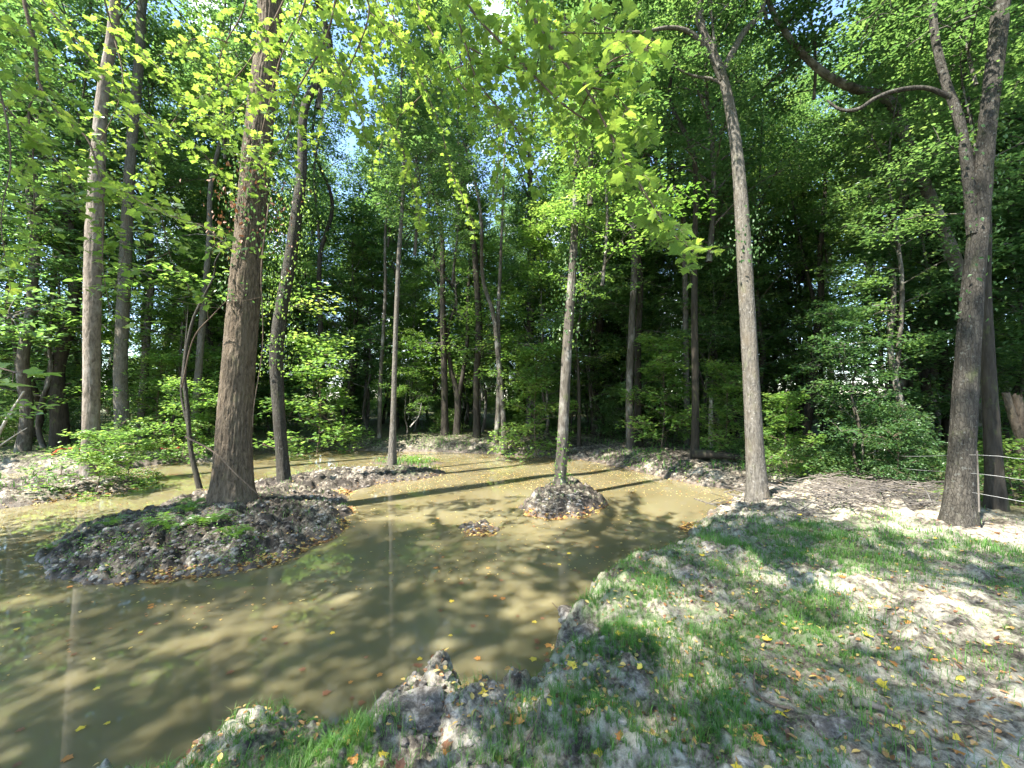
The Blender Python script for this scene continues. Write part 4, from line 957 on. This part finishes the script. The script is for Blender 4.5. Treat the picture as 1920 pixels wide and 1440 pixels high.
clods('mud_clods', 'broken dark clods of dug mud heaped along the left island', [(540, 985, .9, .2, 300), (600, 940, .7, .15, 160), (200, 1040, .8, .15, 220), (300, 1060, .6, .1, 120), (420, 1050, .6, .1, 120), (130, 1050, .5, .1, 90), (650, 905, .9, .05, 100), (740, 893, 1.2, .05, 110), (250, 1000, .7, .3, 120)], 1, .01, .05)
clods('mud_clods', 'broken mud clods on the strip, mound and islet in the pond', [(1045, 940, .5, .15, 150), (1050, 955, .5, .1, 110), (898, 990, .25, .05, 40), (60, 925, 1.3, .1, 160), (200, 910, .9, .1, 100), (1330, 915, 1.0, .1, 80), (1200, 885, 1.2, .1, 90)], 2, .01, .045)
clods('mud_clods', 'crumbled pale and dark mud along the near bank edge', [(800, 1340, .45, .25, 160), (950, 1370, .45, .3, 130), (1120, 1250, .35, .3, 90), (900, 1420, .35, .3, 90), (1250, 1330, .5, .4, 70), (720, 1400, .3, .2, 90), (1500, 1400, .6, .4, 60), (470, 1410, .35, .2, 60), (1180, 1330, .4, .35, 60)], 3, .006, .03)
def clod(px, py, size, seed, label, zz=.2, flat=(1.35, 1.1, .9), emb=.75):
    c = gp(px, py, zz); g = max(ground_at(c[0], c[1]), .0); V, Fc = lump(seed + 40, 4); V = V * size * 1.05 * np.array(flat)
    o = link('mud_clod', mesh_np('mud_clod', V, Fc, M['clod'], True)); o.location = (c[0], c[1], g + size * (.45 - emb)); o.rotation_euler = (0, 0, seed * 1.3); tag(o, label, 'mud clod', 'large clods of mud on the near bank')
clod(735, 1325, .13, 1, 'large rounded mud clod jutting into the water at the bottom centre')
clod(735, 1400, .10, 3, 'dark overhanging clod beside the yellow leaves in the bottom inlet', .15)
clod(1075, 1180, .11, 4, 'dark clod at the corner where the grassy bank meets the water', .15)
clod(1095, 1215, .12, 5, 'pale split clod of clay just below the grassy corner of the bank', .2)
clod(1150, 1255, .14, 6, 'hollowed clod of clay and roots on the near bank, largest there', .3)
clod(790, 1375, .13, 7, 'cracked clod half buried behind the two shoreline clods', .3)
clod(1290, 1090, .11, 8, 'shaded grey clod in the grass of the right bank', .4)
clod(1195, 1310, .09, 9, 'small clod of pale clay on the near bank right of the hollowed one', .35)
clod(1010, 1300, .09, 10, 'low clod in the thin grass between the two clod groups', .3)
clod(880, 1440, .12, 11, 'broad dark clod at the bottom edge of the near bank', .35)
clod(1570, 1385, .09, 12, 'smooth pale clay lump near the short log on the right bank', .4)
clod(1330, 1040, .09, 13, 'dark muddy clod at the top of the grassy right shore', .35)

# fallen leaves
cols = {'yellow': M['dead_yellow'], 'orange': M['dead_orange'], 'brown': M['dead_brown']}
fl = {}
for cn_, mt in cols.items():
    for k in range(3):
        V, Fc = leaf_maple(k + 20, [.1, -.5, .6][k]); V = V - np.array([0, .45, 0]); V[:, 2] += [.0, .18, .02][k] * (np.abs(V[:, 0]) * 1.0) + .02
        fl[(cn_, k)] = mesh_np('fallen_leaf', V, Fc, mt, False, tint=np.full(len(V), .5))
r = np.random.default_rng(77)
cnt = 0
def fallen(x, y, z, size, col, label, group, tilt=.35):
    global cnt
    k = r.integers(3) if tilt > .1 else 0
    o = bpy.data.objects.new('fallen_leaf', fl[(col, k)]); COL.objects.link(o); o.location = (x, y, z); o.scale = (size,) * 3
    o.rotation_euler = (r.normal(0, tilt), r.normal(0, tilt), r.uniform(0, 6.28)); tag(o, label, 'fallen leaf', group); cnt += 1
spots = []
for (px, py, c_) in ((655, 1370, 'yellow'), (672, 1395, 'yellow'), (684, 1385, 'yellow'), (645, 1362, 'orange'), (660, 1400, 'yellow'), (648, 1410, 'yellow'), (722, 1372, 'yellow'), (748, 1362, 'yellow'), (900, 1278, 'yellow'),
                     (960, 1365, 'orange'), (1045, 1265, 'yellow'), (1163, 1293, 'yellow'), (1205, 1232, 'yellow'), (1075, 1305, 'yellow'), (1200, 1295, 'yellow'), (1472, 1205, 'yellow'), (1575, 1225, 'yellow'), (840, 1422, 'orange'), (935, 1420, 'orange'),
                     (1680, 1405, 'yellow'), (1795, 1430, 'yellow'), (1165, 1425, 'orange'), (1295, 1308, 'yellow'), (1790, 1043, 'yellow'), (1810, 1045, 'orange'), (1650, 1110, 'yellow'), (1655, 1325, 'yellow'), (1440, 1235, 'yellow'), (1685, 1262, 'yellow'),
                     (1630, 1240, 'yellow'), (1680, 1285, 'orange'), (1755, 1285, 'orange'), (1850, 1250, 'yellow'), (1465, 1385, 'yellow'), (975, 1390, 'orange'), (705, 1355, 'yellow'), (870, 1262, 'orange')):
    c = gp(px, py, .35); spots.append((c[0], c[1], c_))
while len(spots) < 150:
    a = R(r.uniform(-25, 60)); d = math.exp(r.uniform(math.log(1.7), math.log(8))); x, y = d * math.sin(a), d * math.cos(a)
    if land_ok(x, y, .02): spots.append((x, y, r.choice(['yellow', 'orange', 'brown'], p=[.42, .25, .33])))
for x, y, c_ in spots:
    z = ground_at(x, y)
    if z < .02: z = .006
    fallen(x, y, z + .008, r.uniform(.03, .055), str(c_), f'{c_} fallen leaf lying on the clay and grass of the near bank', f'{c_} leaves on the near bank')
nf = 0
while nf < 110:
    a = R(r.uniform(-58, 25)); d = math.exp(r.uniform(math.log(2.6), math.log(7.5))); x, y = d * math.sin(a), d * math.cos(a)
    if float(terrain(x, y)[0]) > -.03: continue
    c_ = str(r.choice(['yellow', 'orange', 'brown'], p=[.27, .28, .45]))
    fallen(x, y, .005, r.uniform(.028, .055), c_, f'{c_} fallen leaf floating on the muddy pond', f'{c_} leaves floating on the pond', .03); nf += 1
def litter(name, label, n, seed, fn, sz, float_, cat='fallen leaves', tl=OV):
    r2 = np.random.default_rng(seed); x, y = fn(r2, n); h, so, isl = terrain(x, y, True)
    if float_ == 1: ok = h < -.015; z = np.full(n, .004)
    elif float_ == 2: ok = (h < .08) & (h > -.12); z = np.where(h < 0, .004, h + .006)
    else: ok = h > .0; z = h + .008
    x, y, z = x[ok], y[ok], z[ok]; n = len(x); up = rdir(r2, n, .05 if float_ == 1 else .3); fw = r2.normal(0, 1, (n, 3))
    s_ = sz * r2.uniform(.5, 1.3, n); V, Fc, k = place(tl, np.stack([x, y, z], 1), up, fw, s_)
    tag(link(name, mesh_np(name, V, Fc, M['dead_leaf'], False, tint=np.repeat(np.clip(r2.uniform(0, 1, n) ** .7 * 1.1, 0, 1), k))), label, cat, kind='stuff'); print(name, n)
def polar(a0, a1, d0, d1):
    def f(r2, n):
        a = R(1) * r2.uniform(a0, a1, n); d = np.exp(r2.uniform(math.log(d0), math.log(d1), n)); return d * np.sin(a), d * np.cos(a)
    return f
litter('floating_leaves', 'many small yellow and brown leaves drifting on the pond', 2200, 1, polar(-62, 30, 4.5, 19), .035, 1)
litter('floating_leaves', 'crowded yellow leaves drifting by the far shore of the pond', 3600, 2, polar(-20, 32, 9, 17), .04, 1)
litter('shoreline_leaves', 'orange and yellow leaves washed against the mud shores', 16000, 3, polar(-58, 35, 3.2, 18), .042, 2)
def drifts(r2, n):
    P_ = [(650, 925, .15), (657, 955, .15), (645, 985, .2), (605, 1012, .2), (560, 1032, .2), (480, 1058, .2), (390, 1076, .2), (300, 1084, .2), (1040, 972, .2), (1000, 966, .15), (1090, 970, .2), (1135, 955, .2), (640, 908, .3), (700, 902, .4), (765, 896, .4),
          (650, 1395, .05), (685, 1385, .05), (1340, 948, .2), (1290, 990, .12), (900, 1004, .15), (250, 922, .4), (120, 938, .4), (950, 856, .8), (1050, 862, .7), (1150, 880, .6), (1250, 905, .6)]
    c = np.array([[*gp(a_, b_, 0)[:2], r0_] for a_, b_, r0_ in P_]); k = r2.integers(len(c), size=n)
    return c[k, 0] + r2.normal(0, 1, n) * c[k, 2], c[k, 1] + r2.normal(0, .7, n) * c[k, 2]
litter('drifted_leaves', 'orange and yellow leaves crowded in drifts against the mud islands', 8000, 9, drifts, .05, 2, tl=ST)
litter('leaf_litter', 'brown leaf bits scattered over the banks and woodland floor', 13000, 4, polar(-60, 62, 2.0, 30), .034, 0)

# ------------------------------------------------------------------ sticks, brush, fence, odds and ends
def stick(name, label, cat, pts, rad_, mat=M['deadwood'], group=None, twigs=0, seed=0):
    P = [np.array(p) for p in pts]; b = P[0]; r2 = np.random.default_rng(seed); L_ = np.linalg.norm(P[-1] - P[0])
    P = [p - b + r2.normal(0, .012 * L_, 3) for p in P]; tb = [tube(P, np.linspace(rad_, rad_ * .45, len(P)), 10, 24, bark_disp(seed, rad_ * .15))]
    C = catmull(P, 20)
    for k in range(twigs):
        q = C[r2.integers(5, 19)]; d = r2.normal(0, 1, 3); d[2] = abs(d[2]) * .6; d = d / np.linalg.norm(d) * L_ * r2.uniform(.1, .3); tb.append(tube([q, q + d * .5, q + d + r2.normal(0, .1, 3) * L_ * .3], [rad_ * .4, rad_ * .25, rad_ * .1], 5, 6))
    V, Fq = merge(tb); o = link(name, mesh_np(name, V, Fq, mat, True)); o.location = tuple(b); return tag(o, label, cat, group)
def gz(px, py, zz=.4, dz=0):
    c = gp(px, py, zz); return np.array((c[0], c[1], max(ground_at(c[0], c[1]), 0) + dz))
stick('log', 'short weathered log lying on the pale clay of the right bank', 'log', [gz(1597, 1343, .4, .03), gz(1640, 1352, .4, .035), gz(1690, 1372, .4, .02)], .024, M['brush'], seed=1)
stick('stick', 'dark knotty stick reaching from the grassy bank over the water', 'stick', [gz(1092, 1152, .2, .05), gz(1060, 1143, .1, .06), gz(1036, 1137, .05, .08)], .007, M['twig'], seed=2, twigs=2)
stick('stick', 'thin forked stick on the sunlit clay beside a grass tuft', 'stick', [gz(1485, 1363, .4, .01), gz(1440, 1345, .4, .02), gz(1418, 1325, .4, .03), gz(1413, 1305, .4, .05)], .007, M['twig'], seed=3, twigs=2)
stick('stick', 'dark stick lying in the mud at the bottom centre', 'stick', [gz(985, 1425, .35, .02), gz(1005, 1400, .35, .03), gz(1013, 1385, .35, .05)], .006, M['twig'], seed=4)
stick('fallen_branch', 'thin bare branch leaning across the foot of the widest trunk', 'branch', [at(352, 818, 5.75), at(400, 850, 5.6), at(450, 895, 5.55), at(480, 925, 5.6), at(492, 945, 5.7)], .013, M['twig'], seed=5)
stick('fallen_branch', 'thin bare branch slanting up to the widest trunk from its left', 'branch', [at(335, 720, 6.6), at(360, 640, 6.4), at(395, 590, 6.2), at(428, 556, 6.05)], .011, M['twig'], seed=6, twigs=3)
stick('vine', 'dark vine hanging straight beside the right of the widest trunk', 'vine', [at(503, 380, 6.0), at(496, 500, 6.0), at(488, 640, 6.0), at(478, 760, 6.05), at(476, 800, 6.1)], .010, M['twig'], seed=7)
stick('fallen_branch', 'pale dead branch standing slanted at the left edge of the far bank', 'branch', [at(-20, 860, 12), at(15, 790, 12), at(45, 735, 12)], .05, seed=8, twigs=2)
stick('fallen_branch', 'pale thin dead branch lying low at the left edge of the far bank', 'branch', [at(-10, 842, 12), at(20, 820, 12), at(50, 802, 12)], .025, seed=9, twigs=2)
stick('fallen_branch', 'white bare branches in front of the dark far woods', 'branch', [at(770, 800, 17), at(785, 780, 17), at(790, 755, 17)], .03, seed=10, twigs=8)
stick('log', 'dark fallen log across the far right bank behind the tall pale trunk', 'log', [gz(1300, 862, .4, .12), gz(1360, 866, .4, .15), gz(1420, 870, .4, .1)], .13, M['bark_shade'], seed=11)
stick('stick', 'upright pale snag poking from the brush near the large forked tree', 'stick', [gz(1748, 958, .45, .05), gz(1748, 958, .45, .15) + np.array([-.05, 0, .05]), gz(1748, 958, .45, .3) + np.array([-.12, 0, .0])], .008, seed=12)
def stump(label, px0, py0, px1, py1, Y, w, mat, seed, fork=False):
    b = at(px0, py0, Y); b[2] = ground_at(b[0], b[1]); t = at(px1, py1, Y); root = thing('broken_trunk', label, 'broken trunk', b)
    P = [np.array([0, 0, -.2]), (t - b) * .5, t - b]; V, Fq = tube(P, [w * 1.1, w, w * .8], 16, 50, bark_disp(seed, .01))
    top = V[:, 2] > (t - b)[2] * .93; V[top, 2] += .12 * (vn(V[top, 0] * 40, V[top, 1] * 40, s=seed) - .3)
    link('trunk', mesh_np('trunk', V, Fq, mat, True), root)
    if fork:
        P = [(t - b) * .55, (t - b) * .8 + np.array([-w * 1.4, 0, 0]), (t - b) + np.array([-w * 2.4, 0, .05])]; V, Fq = tube(P, [w * .8, w * .7, w * .6], 12, 30, bark_disp(seed + 1, .008)); link('limb', mesh_np('limb', V, Fq, mat, True), root)
stump('pale broken post-like trunk in the sunny gap left of the tall pale trunk', 1333, 850, 1333, 745, 13, .07, M['deadwood'], 1)
stump('brown split broken trunk at the right edge of the woods', 1925, 860, 1906, 742, 6.2, .07, M['bark_brown'], 2, True)
# brush heap: uncountable dead twigs
r2 = np.random.default_rng(9); tb = []
for k in range(420):
    c = gp(r2.uniform(1480, 1770), r2.uniform(892, 962), .45); 
    if k > 330: c = gp(r2.uniform(1300, 1480), r2.uniform(880, 930), .35)
    if ground_at(c[0], c[1]) < .08: continue
    z = max(ground_at(c[0], c[1]), 0); a = r2.normal(-.5, .6); L_ = r2.uniform(.25, .9); d = np.array([math.cos(a), math.sin(a), r2.normal(0, .15)]) * L_; p = np.array([c[0], c[1], z + r2.uniform(.0, .13)])
    rr0 = r2.uniform(.003, .012); tb.append(tube([p - d / 2, p + r2.normal(0, .04, 3), p + d / 2], [rr0, rr0 * .8, rr0 * .4], 5, 6))
V, Fq = merge(tb); tag(link('brush_pile', mesh_np('brush_pile', V, Fq, M['brush'], True)), 'tangled dead twigs and roots heaped at the edge of the right-hand woods', 'brush', kind='stuff')
# wire fence
fr = thing('wire_fence', 'thin wire fence on a slim stake beside the large forked right tree', 'fence', at(1833, 952, 4.7))
fb = np.array(fr.location); pA, pB, pC = at(1640, 852, 9.0), at(1833, 853, 4.7), at(2060, 866, 3.7)
V, Fq = tube([at(1836, 960, 4.7) - fb, at(1834, 900, 4.7) - fb, at(1832, 845, 4.7) - fb], [.008, .008, .007], 8, 12, bark_disp(1, .002)); link('stake', mesh_np('stake', V, Fq, M['brush'], True), fr)
pb = at(1640, 852, 9.0); V, Fq = tube([np.array([pb[0], pb[1], ground_at(pb[0], pb[1])]) - fb, pb + np.array([0, 0, .1]) - fb], [.02, .018], 8, 6); link('stake', mesh_np('stake', V, Fq, M['deadwood'], True), fr)
for dz in (0, -.22, -.45):
    o_ = np.array([0, 0, dz]); V, Fq = tube([pA + o_ - fb, (pA + pB) / 2 + o_ - np.array([0, 0, .03]) - fb, pB + o_ - fb, (pB + pC) / 2 + o_ - np.array([0, 0, .02]) - fb, pC + o_ - fb], [.0022] * 5, 5, 30); link('wire', mesh_np('wire', V, Fq, M['wire'], True), fr)
# red hose and plank on the far left bank
hp = [(330, 838), (322, 832), (290, 835), (240, 841), (190, 847), (130, 846), (100, 850), (60, 862), (0, 866)]
P = []
for a_, b_ in hp: c = gp(a_, b_, .42); P.append(np.array([c[0], c[1], ground_at(c[0], c[1]) + .06]))
P2 = [p + np.array([0, -.5, .0]) for p in P[:4]][::-1]; P = P2 + [P[0] + np.array([.35, -.25, 0])] + P
V, Fq = tube(P, [.028] * len(P), 8, 140); o = link('hose', mesh_np('hose', V, Fq, M['red_plastic'], True)); tag(o, 'red hose looped along the far left bank behind the tan tree', 'hose')
c = gp(210, 853, .4); import bmesh
bm = bmesh.new(); bmesh.ops.create_cube(bm, size=1); bmesh.ops.scale(bm, vec=(.9, .2, .05), verts=bm.verts); bmesh.ops.bevel(bm, geom=bm.edges[:], offset=.008, segments=1)
me = bpy.data.meshes.new('plank'); bm.to_mesh(me); bm.free(); me.materials.append(M['plank']); o = link('plank', me); o.location = (c[0], c[1], ground_at(c[0], c[1]) + .1); o.rotation_euler = (.05, .03, .08); tag(o, 'grey weathered plank on the far bank between the two tall pale trees', 'plank')
# seedling in the near shallows
c = gp(556, 1335, .1); root = thing('seedling', 'tiny two-leaved seedling standing at the near waterline', 'seedling', (c[0], c[1], max(ground_at(c[0], c[1]), 0)))
V, Fq = tube([(0, 0, 0), (.004, 0, .05), (0, 0, .10)], [.0016, .0013, .001], 5, 6); link('stem', mesh_np('stem', V, Fq, M['fern'], True), root)
for k, az in enumerate((.3, 2.9)):
    V, Fc, _ = place(OV, np.array([[0, 0, .085 + .015 * k]]), np.array([[0, -.4, .9]]), np.array([[math.cos(az), math.sin(az), .3]]), np.array([.05])); link('leaf', mesh_np('leaf', V, Fc, M['leaf'], False, tint=np.full(len(V), .6)), root)
LM = [(-300, 'left edge'), (168, 'tan tree'), (437, 'widest trunk'), (735, 'pink-footed tree'), (1050, 'mound tree'), (1415, 'pale forking tree'), (1535, 'near-black tree'), (1810, 'furrowed tree'), (2600, 'right edge')]
SH = {'grey-trunked trees deep in the woods': 'grey-trunked tree', 'dark wide-crowned trees deep in the woods': 'dark wide-crowned tree', 'dark green trees deep in the woods': 'dark green tree', 'slender trees deep in the woods': 'slender tree',
      'tall high-crowned trees deep in the woods': 'tall high-crowned tree', 'young layered trees of the understorey': 'fresh green young tree', 'young spreading trees of the understorey': 'spreading young tree', 'young dark trees of the right-hand woods': 'shade-coloured young tree',
      'leafy trees on the rim of the woods': 'tree leafy to the ground', 'wide leafy trees on the rim of the woods': 'wide leafy tree', 'mid-green undergrowth shrubs': 'mid-green shrub', 'low fresh undergrowth shrubs': 'low fresh green shrub', 'tall dark undergrowth shrubs': 'tall dark shrub'}
for o in COL.objects:
    g_ = o.get('group')
    if g_ in SH and o.type == 'EMPTY' and o.parent is None and o.location.y > 4.3:
        x, y = o.location.x, o.location.y; pxx = 960 + F * x / y; d = math.hypot(x, y)
        k = max([q for q in range(len(LM) - 1) if LM[q][0] <= pxx] or [0])
        zone = 'near' if d < 19 else 'middle' if d < 26 else 'far' if d < 42 else 'farthest'
        o['label'] = f'{SH[g_]} in the {zone} woods between {LM[k][1]} and {LM[k + 1][1]}'
tri = sum(sum(len(p.vertices) - 2 for p in me.polygons) if len(me.polygons) < 3000 else len(me.loops) - 2 * len(me.polygons) for me in bpy.data.meshes if me.users)
print('TRIS', tri, 'objects', len(COL.objects))
